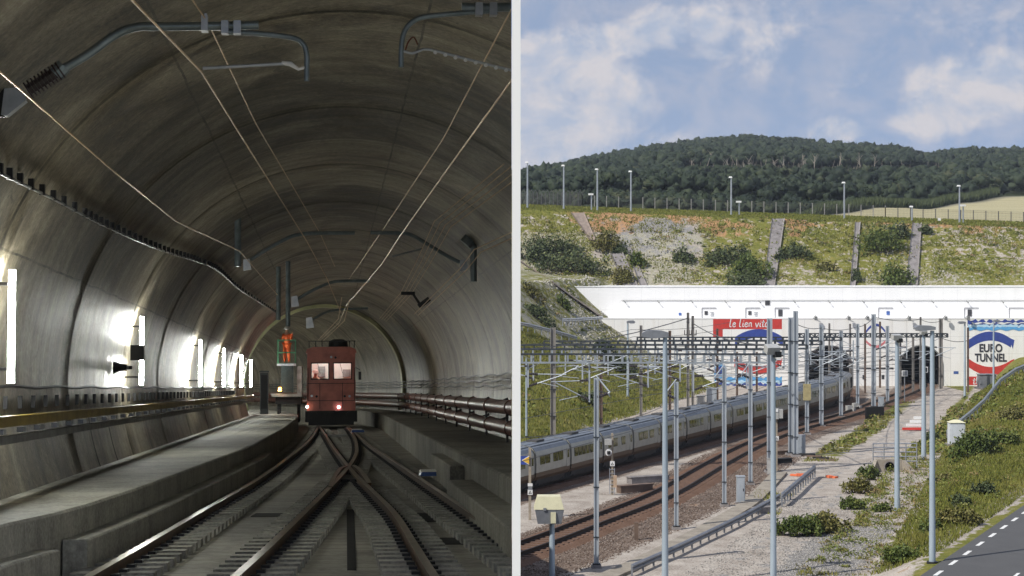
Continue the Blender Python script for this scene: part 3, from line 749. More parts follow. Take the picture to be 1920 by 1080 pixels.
# surface kinds (soil types, not light): R grass, G chalk, B brown ballast ; second: R forest floor, G field, B dark grey gravel, A orange earth
dN,sN=poly_dist(GX,GY,NTR); dT,sT=poly_dist(GX,GY,[(x-1.25,y+.6) for x,y in NS])
S_=GX-xf(GY)
grass=np.zeros_like(GX); chalk=np.zeros_like(GX); bal=np.zeros_like(GX); forest=np.zeros_like(GX); field=np.zeros_like(GX); dg=np.zeros_like(GX); orange=np.zeros_like(GX)
in_val=GY<246
grass=np.where(in_val,sstep(.4,3.4,S_)*.9,grass); rdist=GX-(20.2+.48*(GY-86.3)); grass=np.where(in_val&(GY<125)&(rdist>-2.9)&(rdist<-1.3),.22,grass)
flat=in_val&(S_<0)
# patchy growth on the gravel flat right of the haul path
pathc=np.interp(GY,[92,100,111,124,139,153,172,190,220],[12.6,15.4,19.2,22.6,27.3,31.8,38.5,44,53.5])
grass=np.where(flat&(GX>pathc+2.2),np.clip(.16+.30*hnoise(GX,GY,5,9),0,1),grass)
grass=np.where(flat&(GX>pathc+1.5)&(GY>150),.8,grass)
verge=np.abs(GX-(pathc-4.6))<1.3
grass=np.where(flat&verge&(GY>148)&(GY<205),.62,grass)
dg=np.where(flat&(GX>pathc+.4)&(GX<pathc+4.6)&(GY<109),.85,dg)
zl=.7+(GY-152.8)*.33-GX
grass=np.where((GY<250)&(zl>-.6),sstep(-.6,.8,zl),grass)
chalk=np.where((GY<262)&(zl>6.5)&(GY>205),.34*sstep(6.5,9.5,zl)+.28*hnoise(GX,GY,4,4),chalk)
bal=np.where(in_val,np.maximum(1-sstep(2.2,3.1,dN),1-sstep(2.6,3.6,dT)),0)
bal=np.where(in_val&(sN>0)&(dN<5.6)&(GY<150),1-sstep(4.4,5.6,dN),bal)
bal=np.where(in_val&(sN>0)&(dN<4.6)&(GY<190)&(GY>=150),np.maximum(bal,.8-sstep(3,4.6,dN)),bal)
hs=(GY>=249)&(GY<268)
h01=np.clip((GY-250)/15,0,1)
tw=np.minimum(np.abs(GX-pathc+.3),np.abs(GX-pathc+2.0)); dg=np.where(flat&(tw<.45),.40,dg)
grass=np.where(hs,.66+.25*(hnoise(GX,GY,7,61)-.5),grass)
chalk=np.where(hs,np.maximum(chalk,np.clip(.30-h01*.62+.40*(hnoise(GX,GY,6,4)-.5),0,1)),chalk)
orange=np.where(hs,np.clip(sstep(.68,.9,h01)*.42+.9*(hnoise(GX,GY,4,6)-.55),0,1)*(GX>8),0)
orange=np.where(hs&(h01<.6),orange*.25,orange)
rock=np.where(hs&(GX>11)&(GX<27)&(h01>.42)&(h01<.97),.9*np.clip(1.25-np.abs(GX-20)/9,0,1),0); dg=np.where(rock>.3,rock,dg); grass=np.where(rock>.3,.22,grass)
grass=np.where((GY>=266)&(GY<292),1.0,grass); chalk=np.where(GY>=266.5,0,chalk); orange=np.where(GY>=266.8,0,orange); dg=np.where(GY>266,0,dg)
UU=GX/np.maximum(GY,1)
fld=(GY>283)&(UU>.16)&(GY<286+(UU-.165)/(.2825-.165)*150)
field=np.where(fld,1.0,field); forest=np.where((GY>=286)&(~fld),1.0,0); grass=np.where(fld,0,grass)
A1=np.stack([grass,chalk,bal,np.ones_like(grass)],-1).reshape(-1,4); A2=np.stack([forest,field,dg,np.ones_like(grass)],-1).reshape(-1,4); A3=np.stack([orange]*3+[np.ones_like(grass)],-1).reshape(-1,4)
def m_ground():
    t=NT('ground_soils'); p=t.geo(); a=t.sep(t.attr('kinds')); b=t.sep(t.attr('kinds_far')); o=t.sep(t.attr('kinds_earth'))[0]
    n1=t.noise(p,.55,6,.65); n2=t.noise(p,2.6,5,.7); n3=t.noise(p,9,3,.7); n4=t.noise(t.scale(p,(1,1,1.6)),.95,6,.72)
    grav=t.ramp(t.math('ADD',t.math('MULTIPLY',n1,.45),t.math('MULTIPLY',n3,.55)),[(.36,(.17,.143,.12)),(.46,(.36,.315,.272)),(.56,(.47,.425,.375)),(.68,(.62,.58,.53))])
    gr=t.ramp(t.math('ADD',t.math('MULTIPLY',n2,.6),t.math('MULTIPLY',n1,.4)),[(.3,(.07,.085,.016)),(.48,(.155,.16,.032)),(.62,(.23,.20,.06)),(.75,(.29,.24,.11))])
    ch=t.ramp(n3,[(.3,(.18,.165,.11)),(.47,(.31,.29,.215)),(.62,(.47,.45,.38))])
    ba=t.ramp(t.math('ADD',t.math('MULTIPLY',n3,.7),t.math('MULTIPLY',n1,.3)),[(.34,(.05,.036,.028)),(.5,(.16,.118,.092)),(.64,(.33,.27,.225))])
    dgc=t.ramp(n3,[(.34,(.12,.118,.115)),(.5,(.26,.25,.24)),(.64,(.40,.385,.37))])
    og=t.ramp(n2,[(.3,(.24,.14,.07)),(.65,(.46,.27,.14))])
    fo=t.ramp(n2,[(.3,(.02,.03,.012)),(.7,(.05,.06,.02))])
    fi=t.ramp(t.noise(t.scale(p,(.08,1.2,1)),.5,5,.6),[(.3,(.33,.29,.165)),(.6,(.45,.41,.25))])
    def thr(m,n,w=.16):
        s=t.math('SUBTRACT',t.math('ADD',m,n),1.0)   # shows where mask+noise>1
        return t.math('MULTIPLY_ADD',s,1/w,.5,True)
    def str_(n,lo,hi):
        return t.math('MULTIPLY_ADD',t.math('SUBTRACT',n,lo),1/(hi-lo),0,True)
    na=str_(n1,.3,.7); nb=str_(n2,.3,.7); nd=str_(n4,.32,.68)
    col=grav
    col=t.mix(thr(b[2],na),col,dgc)
    col=t.mix(thr(a[2],nb,.3),col,ba)
    col=t.mix(thr(a[0],nd),col,gr)
    col=t.mix(thr(o,na,.25),col,og)
    col=t.mix(thr(a[1],nd,.3),col,ch)
    col=t.mix(b[1],col,fi); col=t.mix(b[0],col,fo)
    t.set(col,.95,0,.15); t.bump(t.math('ADD',n3,t.math('MULTIPLY',n2,.6)),.7,.12); return t.mat
gnd=np_mesh('ground',V,FQ,m_ground(),{'kinds':A1,'kinds_far':A2,'kinds_earth':A3}); struct(gnd)
for p in gnd.data.polygons: pass
gnd.data.polygons.foreach_set('use_smooth',np.ones(len(FQ),dtype=bool))

# ------------------------------------------------------------------ road with dashes
m=MB()
def road_pt(y,off,dz): x=20.2+.48*(y-86.3)+off; return Vector((x,y-off*.48*.0,1.0+dz))
ys=np.arange(60,116,2)
A_road=NT('asphalt'); p=A_road.geo(); f=A_road.noise(p,.6,6,.6); g=A_road.noise(p,40,2,.7)
A_road.set(A_road.mix(.5,A_road.ramp(f,[(.3,(.075,.075,.078)),(.7,(.10,.10,.102))]),A_road.ramp(g,[(.3,(.05,.05,.05)),(.7,(.13,.13,.13))])),.85,0,.3)
m.loft([[road_pt(y,-.7,.03),road_pt(y,-.68,.07),road_pt(y,9.5,.07),road_pt(y,9.55,.0)] for y in ys])
struct(m.build('road',A_road.mat))
M_mark=pm('road_paint',(.80,.80,.78),(.62,.62,.60),8,.7)
road_t=thing('lane_marking','white dashed edge line along the left side of the grey road','road marking',(20.2,86.3,1.07))
for i in range(12):
    y0=74+i*3.0; y1=y0+1.35
    m=MB(); m.quad(road_pt(y0,-.11,.075),road_pt(y0,.11,.075),road_pt(y1,.11,.075),road_pt(y1,-.11,.075)); m.build('dash',M_mark,road_t)
road_t2=thing('lane_marking','white dashed centre line at the bottom right corner of the grey road','road marking',(24,87,1.07))
for i in range(8):
    y0=76+i*4.4; y1=y0+1.9
    m=MB(); m.quad(road_pt(y0,3.75,.075),road_pt(y0,3.92,.075),road_pt(y1,3.92,.075),road_pt(y1,3.75,.075)); m.build('dash',M_mark,road_t2)

# ------------------------------------------------------------------ portal building
FY=232.0; UY=236.0
def BX(px,y=FY): return (px-CX)*y/F
def BZ(py,y=FY): return H-(py-HY)*y/F
M_fac=NT('white_facade'); p=M_fac.obj(); st=M_fac.noise(M_fac.scale(p,(.9,1,.12)),1.0,6,.6)
xx,yy,zz=M_fac.sep(M_fac.geo())
lx=M_fac.math('LESS_THAN',M_fac.math('FRACT',M_fac.math('MULTIPLY',xx,1/1.87)),.018); lz=M_fac.math('LESS_THAN',M_fac.math('FRACT',M_fac.math('MULTIPLY',M_fac.math('ADD',zz,.3),1/2.2)),.012)
col=M_fac.ramp(st,[(.3,(.80,.775,.72)),(.5,(.88,.87,.84))]); col=M_fac.mix(M_fac.math('MULTIPLY',M_fac.math('MAXIMUM',lx,lz),.45),col,(.25,.25,.25)); M_fac.set(col,.75,0,.3); M_fac=M_fac.mat
M_up=NT('white_upper_panels'); xx,yy,zz=M_up.sep(M_up.geo()); st=M_up.noise(M_up.scale(M_up.geo(),(.9,1,.12)),1.0,6,.6)
lx=M_up.math('LESS_THAN',M_up.math('FRACT',M_up.math('MULTIPLY',xx,1/1.87)),.014); lz=M_up.math('LESS_THAN',M_up.math('ABSOLUTE',M_up.math('SUBTRACT',zz,9.63)),.025)
M_up.set(M_up.mix(M_up.math('MULTIPLY',M_up.math('MAXIMUM',lx,lz),.3),M_up.ramp(st,[(.3,(.88,.88,.88)),(.6,(.92,.92,.92))]),(.4,.4,.4)),.7,0,.3); M_up=M_up.mat
M_bore=pm('bore_painted_dark',(.02,.02,.023),(.012,.012,.014),1,.95)  # near-black base colour paints the darkness deep inside the bore
b=thing('portal_building','long white two-stepped concrete portal building with two round tunnel mouths','portal building',(40,FY,0))
arches=[(BX(1554),2.95,2.15),(BX(1727),2.74,2.36)]   # centre x, radius, spring height
def arch_z(x):
    for c,r,zc in arches:
        if abs(x-c)<r: return zc+math.sqrt(max(0,r*r-(x-c)**2))
    return 0.0
ZT=BZ(598); X0=5.0; X1=92.0
xs=[X0,X1]
for c,r,zc in arches: xs+= [c+r*math.cos(math.pi*k/32) for k in range(33)]+[c-r-.0005,c+r+.0005]
xs=sorted(set(xs)); m=MB(); n=0
for a,c in zip(xs[:-1],xs[1:]):
    za,zc_=arch_z(a+1e-6) if arch_z((a+c)/2)>0 else 0, arch_z(c-1e-6) if arch_z((a+c)/2)>0 else 0
    if c-a<1e-3 and za==0: za=zc_=0
    m.quad((a,FY,za-(.4 if za==0 else 0)),(c,FY,zc_-(.4 if zc_==0 else 0)),(c,FY,ZT),(a,FY,ZT))
m.quad((X0,FY,ZT),(X1,FY,ZT),(X1,UY+.02,ZT),(X0,UY+.02,ZT)); m.quad((X1,FY,-.4),(X1,UY,-.4),(X1,UY,ZT),(X1,FY,ZT))
m.build('lower_wall',M_fac,b)
m=MB(); m.box(((X0+X1)/2,FY+.12,ZT+.06),(X1-X0,.30,.12)); m.build('parapet',M_whitewall,b)
for c,r,zc in arches:
    prof=[(c-r,-.3)]+[(c-r*math.cos(math.pi*k/24),zc+r*math.sin(math.pi*k/24)) for k in range(25)]+[(c+r,-.3)]
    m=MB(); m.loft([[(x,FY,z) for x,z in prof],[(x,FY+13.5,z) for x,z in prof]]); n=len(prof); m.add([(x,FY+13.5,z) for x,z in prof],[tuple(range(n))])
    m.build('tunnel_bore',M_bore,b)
    m=MB(); o=[(c+(x-c)*1.05,z+(.12 if z>zc else 0)) for x,z in prof]; m.loft([[(x,FY-.05,z) for x,z in prof],[(x,FY-.05,z) for x,z in o],[(x,FY+.01,z) for x,z in o]]); m.build('arch_rim',M_greybeam,b)
UT=BZ(538,UY); m=MB()
m.quad((X0,UY,ZT-.5),(X1,UY,ZT-.5),(X1,UY,UT),(X0,UY,UT)); m.quad((X0,UY,UT),(X1,UY,UT),(X1,250.3,UT),(X0,250.3,UT)); m.quad((X1,UY,ZT-.5),(X1,250,ZT-.5),(X1,250,UT),(X1,UY,UT))
m.build('upper_wall',M_up,b)
m=MB(); m.box(((X0+X1)/2,UY+.1,UT+.05),(X1-X0,.34,.1)); m.build('coping',M_whitewall,b)
M_bayshade=pm('grey_door_shadow_paint',(.30,.30,.32),(.22,.22,.24),3,.6)  # grey bars painted as the shade along each bay's top and left edge
M_win=pm('dark_vent',(.06,.06,.065),(.03,.03,.035),3,.4)
# door bays, vents and wall lamps of the upper storey
for px,kind in ((1316,'g'),(1398,'g'),(1453,'d'),(1647,'b'),(1808,'d'),(1892,'n')):
    x=BX(px,UY); w=BX(27,UY)-BX(0,UY); z1=BZ(578,UY); y=UY-.03
    m=MB(); m.box((x+w/2,y,z1+.03),(w,.10,.10)); m.box((x,y,(z1+ZT)/2),(.08,.1,z1-ZT)); d=m.build('door_bay',M_bayshade,b)
    if kind!='n':
        ox=x+{'g':.3,'d':.45,'b':1.0}[kind]; m=MB(); m.box((ox+.25,y-.02,z1-.62),(.42 if kind!='d' else .55,.06,.5 if kind!='d' else .9)); m.build('door',M_win if kind!='b' else M_blue,d)
    if kind=='g':
        m=MB()
        for k in range(3): m.box((x+1.35,y-.02,z1-.55-.22*k),(.5,.05,.06))
        m.build('notice',M_alu,d)
m=MB(); m.box((BX(1439,UY),UY-.04,BZ(568,UY)),(.6,.08,.6)); m.build('vent',M_win,b)
m=MB(); m.box((BX(1275,UY),UY-.03,BZ(589,UY)),(.35,.06,.35)); m.build('plate',M_blue,b)
m=MB(); m.tube([(BX(1165,UY),UY-.08,BZ(563.5,UY)),(X1,UY-.08,BZ(563.5,UY))],.03,5); m.build('cable_run',M_greybeam,b)
for i,px in enumerate((1169,1232,1295,1358,1422,1487,1552,1616,1686,1746,1811,1877)):
    x=BX(px,UY); m=MB(); m.bar((x,UY-.08,BZ(563,UY)),(x+.2,UY-.3,BZ(567,UY)),.06); m.box((x+.22,UY-.32,BZ(567,UY)),(.16,.12,.12)); m.build('wall_lamp',M_greybeam,b)
# ---- painted panels on the facade
M_red=pm('mural_red',(.62,.045,.035),(.50,.04,.03),2,.7); M_mblue=pm('mural_blue',(.035,.07,.33),(.03,.055,.26),2,.7); M_lblue=pm('mural_light_blue',(.13,.42,.75),(.09,.33,.66),2,.7)
M_sky=pm('mural_ice',(.55,.75,.88),(.42,.65,.83),3,.7); M_ink=pm('mural_dark_letters',(.035,.035,.05),(.025,.025,.035),3,.7); M_pink=pm('mural_pink',(.70,.22,.24),(.6,.18,.2),2,.7); M_wpaint=pm('mural_white',(.82,.82,.81),(.76,.76,.75),2,.7)
def panel(name,poly,mat,par,k=1):
    if isinstance(poly,tuple):
        f=lambda q:Vector((BX(q[0]),FY-.012*k,BZ(q[1]))); m=MB(); m.loft([[f(a),f(c)] for a,c in zip(*poly)]); return m.build(name,mat,par)
    pts=[Vector((BX(x),FY-.012*k,BZ(y))) for x,y in poly]; m=MB(); m.prism(pts,(0,.008,0)); return m.build(name,mat,par)
def arcband(px0,px1,yedge,ymid,th,rag=.0,n=22):
    top=[];bot=[]
    for i in range(n+1):
        s=i/n; x=lerp(px0,px1,s); y=lerp(yedge,ymid,1-(2*s-1)**2)
        top.append((x,y-th/2)); bot.append((x,y+th/2))
    if rag: 
        top[-1]=(px1+rag,top[-1][1]); bot.insert(n,(px1-rag,(top[-1][1]+bot[-1][1])/2))
    return top+bot[::-1]
def waves(px0,px1,y0,y1,amp,seed,per=14):
    r=random.Random(seed); n=int((px1-px0)/5); top=[];bot=[]
    for i in range(n+1):
        x=lerp(px0,px1,i/n); top.append((x,y0+amp*(.5-.5*math.cos(i*2*math.pi*5/per))*r.uniform(.5,1.1))); bot.append((x,y1+amp*.5*math.sin(i*1.3+seed)))
    return (top,bot)
def strokes(name,glyphs,px,py,sc,mat,par,wd=1.5,k=3,adv=1.0):
    """hand-brushed lettering: glyph strokes swept as flat ribbons"""
    m=MB(); x=px
    GL={'l':(.42,[[(0.25,-1.0),(.1,-.2),(.12,0),(.3,0)]]),'e':(.5,[[(.05,-.28),(.36,-.34),(.34,-.5),(.2,-.52),(.06,-.3),(.08,-.05),(.24,.02),(.42,-.12)]]),
    'i':(.3,[[(.14,-.5),(.08,-.1),(.14,0),(.24,-.02)],[(.2,-.78),(.22,-.70)]]),'n':(.55,[[(.08,-.5),(.06,0)],[(.07,-.3),(.22,-.5),(.36,-.46),(.36,-.1),(.44,0)]]),
    'v':(.5,[[(.04,-.5),(.16,0),(.24,0),(.44,-.52)]]),'t':(.4,[[(.24,-.85),(.12,-.1),(.2,0),(.34,-.04)],[(.0,-.55),(.38,-.6)]]),'a':(.55,[[(.4,-.46),(.2,-.52),(.05,-.25),(.1,0),(.26,-.04),(.42,-.5)],[(.42,-.5),(.36,-.1),(.46,0)]]),
    'h':(.55,[[(.18,-1.0),(.06,0)],[(.08,-.28),(.24,-.48),(.36,-.4),(.34,-.08),(.44,0)]]),'k':(.5,[[(.16,-1.0),(.06,0)],[(.4,-.5),(.1,-.24),(.4,0)]]),' ':(.3,[])}
    for ch in glyphs:
        w,st=GL[ch]
        for s in st:
            pts=catmull([Vector((x+a*sc,py+b_*sc,0)) for a,b_ in s],4)
            L=[];R=[]
            for i,p in enumerate(pts):
                d=(pts[min(i+1,len(pts)-1)]-pts[max(i-1,0)]); d=d.normalized() if d.length>0 else Vector((1,0,0)); nrm=Vector((-d.y,d.x,0))*wd/2
                L.append(p+nrm); R.append(p-nrm)
            f=lambda q:(BX(q.x),FY-.012*k,BZ(q.y))
            m.loft([[f(a),f(c)] for a,c in zip(L,R)])
        x+=w*sc*adv
    return m.build(name,mat,par)
def text(name,body,px,py,hpx,wpx,mat,par,k=3,off=.03):
    cu=bpy.data.curves.new(name,'FONT'); cu.body=body; cu.size=1; cu.align_x='CENTER'; cu.offset=off; cu.extrude=.004; cu.materials.append(mat)
    o=bpy.data.objects.new(name,cu); COL.objects.link(o); bpy.context.view_layer.update()
    d=o.dimensions; s=FY/F; cap=.729
    o.scale=(wpx*s/max(d.x,.01),hpx*s/cap,1); o.rotation_euler=(math.pi/2,0,0); o.parent=par
    o.location=Vector((BX(px),FY-.012*k,BZ(py)))-Vector(b.location)
    bpy.context.view_layer.update(); me=bpy.data.meshes.new_from_object(o.evaluated_get(bpy.context.evaluated_depsgraph_get())); o2=bpy.data.objects.new(name,me); COL.objects.link(o2); o2.parent=par; o2.location=o.location; o2.rotation_euler=o.rotation_euler; o2.scale=o.scale; bpy.data.objects.remove(o); return o2
# right mural
panel('blue_arc',arcband(1816,1899,646,630,17,3),M_mblue,b); panel('red_arc',arcband(1817,1899,681,696,16,3),M_red,b)
text('lettering','EURO',1857.5,659.5,15,43,M_ink,b); text('lettering','TUNNEL',1857.5,677.5,15,60,M_ink,b)
panel('mural_peaks',waves(1814,1985,598,611,6,3),M_mblue,b); panel('mural_ice',waves(1815,1985,607,614,4,5,9),M_sky,b,2); panel('mural_sea',waves(1815,1985,612,619,3,8,11),M_lblue,b,3)
panel('mural_snow',waves(1822,1980,603.5,607,3,12,8),M_wpaint,b,4)
panel('red_banner',[(1817,706),(1985,706),(1985,722),(1817,722)],M_red,b); strokes('lettering','the vital link',1824,720,13,M_wpaint,b,1.6)
# left mural
panel('red_banner',[(1337,597.6),(1466,597.6),(1466,617),(1355,617),(1355,632),(1337,632)],M_red,b); strokes('lettering','le lien vital',1367,612.5,14.5,M_wpaint,b,1.7,3,1.03)
panel('blue_arc',arcband(1378,1468,640,625,16),M_mblue,b); panel('red_arc',arcband(1377,1464,680,694,15,3),M_red,b)
panel('mural_sea',waves(1340,1466,705,717,5,21),M_lblue,b); panel('mural_peaks',waves(1340,1466,716,724,5,22),M_mblue,b,2); panel('mural_ice',waves(1350,1462,712,718,4,23,8),M_sky,b,3)
panel('mural_sea',[(1338,690),(1352,680),(1362,690),(1358,714),(1340,716)],M_lblue,b,2); panel('mural_peaks',[(1340,692),(1352,686),(1354,700),(1344,706)],M_mblue,b,3)
panel('blue_arc',arcband(1624,1660,622,609,5),M_mblue,b); panel('pink_arc',arcband(1624,1660,640,650,5),M_pink,b)
panel('blue_plate',[(1788,696),(1797,696),(1797,701),(1788,701)],M_blue,b,2)
# doors at ground level between the bores
for x0,x1 in ((1612,1637),(1640,1664)):
    panel('service_door',[(x0,692),(x1,692),(x1,724),(x0,724)],M_wpaint,b,2)
panel('door_lintel',[(1610,689),(1675,689),(1675,692),(1610,692)],M_win,b,3)
for x in (1617,1653): panel('door_window',[(x,703),(x+5,703),(x+5,711),(x,711)],M_win,b,4)
# floodlights along the parapet
for px,py in ((1525,600),(1587,600),(1700,602),(1768,602),(1810,600),(1622,602)):
    m=MB(); x=BX(px); m.bar((x,FY-.05,ZT+.1),(x+.2,FY-.5,ZT+.5),.06); m.box((x+.25,FY-.6,ZT+.1),(.35,.25,.5)); m.build('floodlight',M_greybeam,b)

# ------------------------------------------------------------------ concrete chutes and paths on the slope
M_chute=m_concrete('chute_concrete',(.27,.25,.245),(.17,.155,.15),1.5,.9,.3); M_chuteb=m_concrete('brown_chute',(.30,.24,.20),(.19,.15,.125),1.5,.9,.3)
def slope_pt(px,py):
    # march the view ray to the terrain
    D=np.arange(225,285,.05); X=(px-CX)/F*D; Z=H-(py-HY)/F*D; T=terrain(X,D); k=np.argmax((T>Z)&(D>225)); return Vector((X[k],D[k],Z[k]))
def chute(lab,px0,px1,mat,w0,w1):
    n=14; m=MB(); rows=[]
    for i in range(n+1):
        s=i/n; x=lerp(px0[0],px1[0],s); y=lerp(px0[1],px1[1],s); w=lerp(w0,w1,s)/2
        a=slope_pt(x-w,y); c=slope_pt(x+w,y); u=Vector((0,-.20,.16)); k_=Vector((0,-.1,.12))
        rows.append([a-u,a+u+k_,a+u+Vector((.18,0,0)),c+u-Vector((.18,0,0)),c+u+k_,c-u])
    m.loft(rows); tag(m.build('concrete_chute',mat),lab,'drain chute','concrete chutes down the cutting slope')
chute('brown upper chute leaning right at the left end of the cutting slope',(1083,401),(1112,453),M_chuteb,24,10)
chute('grey lower chute leaning right between dark shrubs and white wall',(1150,462),(1184,541),M_chute,22,26)
chute('narrow grey chute just right of the leaning lower chute',(1178,466),(1208,541),M_chute,8,13)
chute('wide straight chute down the middle of the slope above the red banner',(1459,412),(1441,541),M_chute,24,22)
chute('narrow chute on the slope left of the large shrub patch',(1608,419),(1598,541),M_chute,10,10)
chute('wide grey chute beside the large shrub patch on the right slope',(1719,420),(1708,541),M_chute,17,23)
m=MB(); rows=[]
def ray_ground(px,py,d0=95,d1=262):
    D=np.arange(d0,d1,.05); X=(px-CX)/F*D; Z=H-(py-HY)/F*D; T=terrain(X,D); k=int(np.argmax(T>Z)); return Vector((X[k],D[k],T[k]))
for x,y in ((970,487),(1000,508),(1035,530),(1070,556),(1105,580),(1130,598)):
    a=ray_ground(x,y); rows.append([a+Vector((-.1,.9,.35)),a+Vector((0,-.1,.22)),a+Vector((0.1,-.8,.0))])
m.loft(rows); tag(m.build('slope_path',M_chuteb),'narrow pale path slanting down the chalk slope at the left of the white building','path',kind='structure')
# ================================================================== railway
M_ballast=NT('brown_ballast'); p=M_ballast.geo(); f=M_ballast.noise(p,14,3,.7); g=M_ballast.noise(p,.5,4,.6)
M_ballast.set(M_ballast.ramp(M_ballast.math('ADD',M_ballast.math('MULTIPLY',f,.7),M_ballast.math('MULTIPLY',g,.3)),[(.32,(.075,.042,.028)),(.5,(.155,.092,.062)),(.68,(.23,.15,.11))]),.95,0,.1); M_ballast.bump(f,.8,.06); M_ballast=M_ballast.mat
M_sleeper=pm('old_sleeper',(.16,.095,.065),(.10,.06,.042),5,.9)
M_oldrail=pm('dark_old_rail',(.030,.021,.016),(.018,.013,.010),5,.5,.4)
def offs(pts,d):
    out=[]
    for i,p in enumerate(pts):
        t=(pts[min(i+1,len(pts)-1)]-pts[max(i-1,0)]); t.z=0; t.normalize(); out.append(p+Vector((t.y,-t.x,0))*d)
    return out
BIGP=[(a*1.35,b*1.35) for a,b in PROF]
def track(lab,pts2,g=.82,bw=2.2):
    pts=catmull([Vector((x,y,0)) for x,y in pts2],8)
    t=thing('rail_track',lab,'rail track',(pts[8].x,pts[8].y,0),'open air tracks')
    m=MB(); rows=[[a+Vector((0,0,-.05)),b_+Vector((0,0,.12)),c+Vector((0,0,.12)),d+Vector((0,0,-.05))] for a,b_,c,d in zip(offs(pts,-bw),offs(pts,-bw+.7),offs(pts,bw-.7),offs(pts,bw))]
    m.loft(rows); m.build('ballast_bed',M_ballast,t)
    m=MB(); acc=0
    for i in range(len(pts)-1):
        a,b_=pts[i],pts[i+1]; L=(b_-a).length; d=(b_-a)/L; lat=Vector((d.y,-d.x,0)); q=(.75-acc)%.75
        while q<L: m.bar(a+d*q-lat*1.35+Vector((0,0,.13)),a+d*q+lat*1.35+Vector((0,0,.13)),.28,.07); q+=.75
        acc=(acc+L)%.75
    o=m.build('sleeper_bed',M_sleeper,t); o['kind']='stuff'
    for s in (-g,g):
        m=MB(); m.sweep([p+Vector((0,0,.38)) for p in offs(pts,s)],BIGP,PMI); m.build('rail',[M_oldrail,M_oldrail],t)
track('empty brown ballasted track curving towards the right tunnel mouth',NTR)
NSv=[Vector((x,y,0)) for x,y in NS]; NC=[(p.x,p.y) for p in offs(NSv,-1.38)]
track('track under the long passenger train towards the left tunnel mouth',NC)

# ------------------------------------------------------------------ passenger train
M_troof=pm('train_roof_grey',(.21,.235,.27),(.15,.17,.20),2,.42,.25,0,4,.35,.65,.5,(.3,3,1))
M_tside=pm('train_side_paint',(.47,.46,.40),(.37,.36,.315),1.5,.4,.05,0,5,.3,.7)
M_tstripe=pm('train_brown_skirt',(.13,.080,.046),(.09,.058,.035),2,.5)
M_tlow=pm('train_dark_skirt',(.075,.072,.07),(.045,.042,.04),2,.6)
M_tglass=pm('train_glass_reflection',(.15,.15,.035),(.07,.072,.022),2.5,.08,0,0,3,.4,.6,1.0)  # olive base colour paints the grass reflected in the windows
M_bellow=pm('black_bellows',(.012,.012,.013),(.008,.008,.008),5,.8)
CL=6.15
def car(lab,loc,rz,wins,loco=False):
    t=thing('train_car',lab,'train car',loc,'cars of the passenger train',rz)   # local: y along, +x near side
    L=CL/2-.09; hw=1.38
    ring=lambda pr,y:[Vector((x,y,z)) for x,z in pr]
    side=[(hw,1.15),(hw+.02,1.7),(hw-.02,2.35),(hw-.10,2.62)]
    roof=[(hw-.10,2.62),(hw-.28,2.86),(hw-.62,2.98),(0,3.06),(-hw+.62,2.98),(-hw+.28,2.86),(-hw+.10,2.62)]
    lside=[(-a,z) for a,z in side][::-1]
    m=MB(); pr=side+[(hw-.13,2.62)]; 
    full=side+roof[1:-1]+lside
    for s in (-1,1):
        pass
    m.loft([ring(side,-L),ring(side,L)]); m.loft([ring(lside,-L),ring(lside,L)])
    for y in (-L,L): m.add(ring(full+[(-hw,1.15)],y),[tuple(range(len(full)+1))])
    m.build('body',M_tside,t,local=True)
    m=MB(); m.loft([ring(roof,-L),ring(roof,L)])
    for x in (-.9,-.45,0,.45,.9): m.box((x,0,3.035-.085*abs(x)**1.6),(.05,2*L-.3,.05))
    m.build('roof',M_troof,t,local=True,smooth=False)
    m=MB(); lo=[(hw-.16,.62),(hw-.02,.86),(hw,1.15),(-hw,1.15),(-hw+.02,.86),(-hw+.16,.62)]; m.loft([ring(lo,-L),ring(lo,L)],0,None,True)
    for y in (-L,L): m.add(ring(lo,y),[tuple(range(6))])
    m.build('skirt',M_tstripe,t,local=True)
    m=MB(); lo=[(hw-.30,.22),(hw-.16,.615),(-hw+.16,.615),(-hw+.30,.22)]; m.loft([ring(lo,-L+.5),ring(lo,L-.5)],0,None,True)
    for y in (-L+.5,L-.5): m.add(ring(lo,y),[tuple(range(4))])
    m.build('underframe',M_tlow,t,local=True)
    for y in (-L+.1,L-.9):
        m=MB(); m.box((0,y+.4,.32),(2.2,1.2,.3))
        for dy in (.1,.8): m.tube([(1.12,y+dy,.50),(-1.12,y+dy,.50)],.24,12)
        m.build('bogie',M_bellow,t,local=True)
    if not loco:
        for a,w in wins:
            m=MB(); y0=-L+a*2*L; m.box((hw+.015,y0+w*L,1.98),(.05,w*2*L,.62)); m.build('window',M_tglass,t,local=True)
        m=MB(); m.box((hw+.012,L-.42,1.75),(.04,.50,1.28)); m.build('door',M_tside,t,local=True); 
        m=MB(); m.box((hw+.03,L-.42,2.0),(.04,.26,.55)); m.build('door_window',M_tglass,t,local=True)
    else:
        for a in (.55,.68,.81):
            m=MB(); m.box((hw+.02,-L+a*2*L,1.9),(.05,.45,1.2)); m.build('grille',M_bellow,t,local=True)
    m=MB(); m.loft([[Vector((x*.93,y,.75+(z-.75)*.95)) for x,z in [(hw,.75)]+side+roof[1:-1]+lside+[(-hw,.75)]] for y in (L,L+.18)]); m.build('bellows',M_bellow,t,local=True)
    for y in (-L+.02,L-.02):
        m=MB(); m.loft([[Vector((x*1.012,y+dy,z*1.006)) for x,z in [(hw,1.0)]+side+roof[1:-1]+lside+[(-hw,1.0)]] for dy in (-.03,.03)])
        m.build('end_seal',M_bellow,t,local=True)
    m=MB(); m.box((.0,0,3.10),(.8,1.3,.12)); m.build('roof_unit',M_tlow,t,local=True)
    return t
path=catmull([Vector((x,y,0)) for x,y in NC],14)
cum=[0]
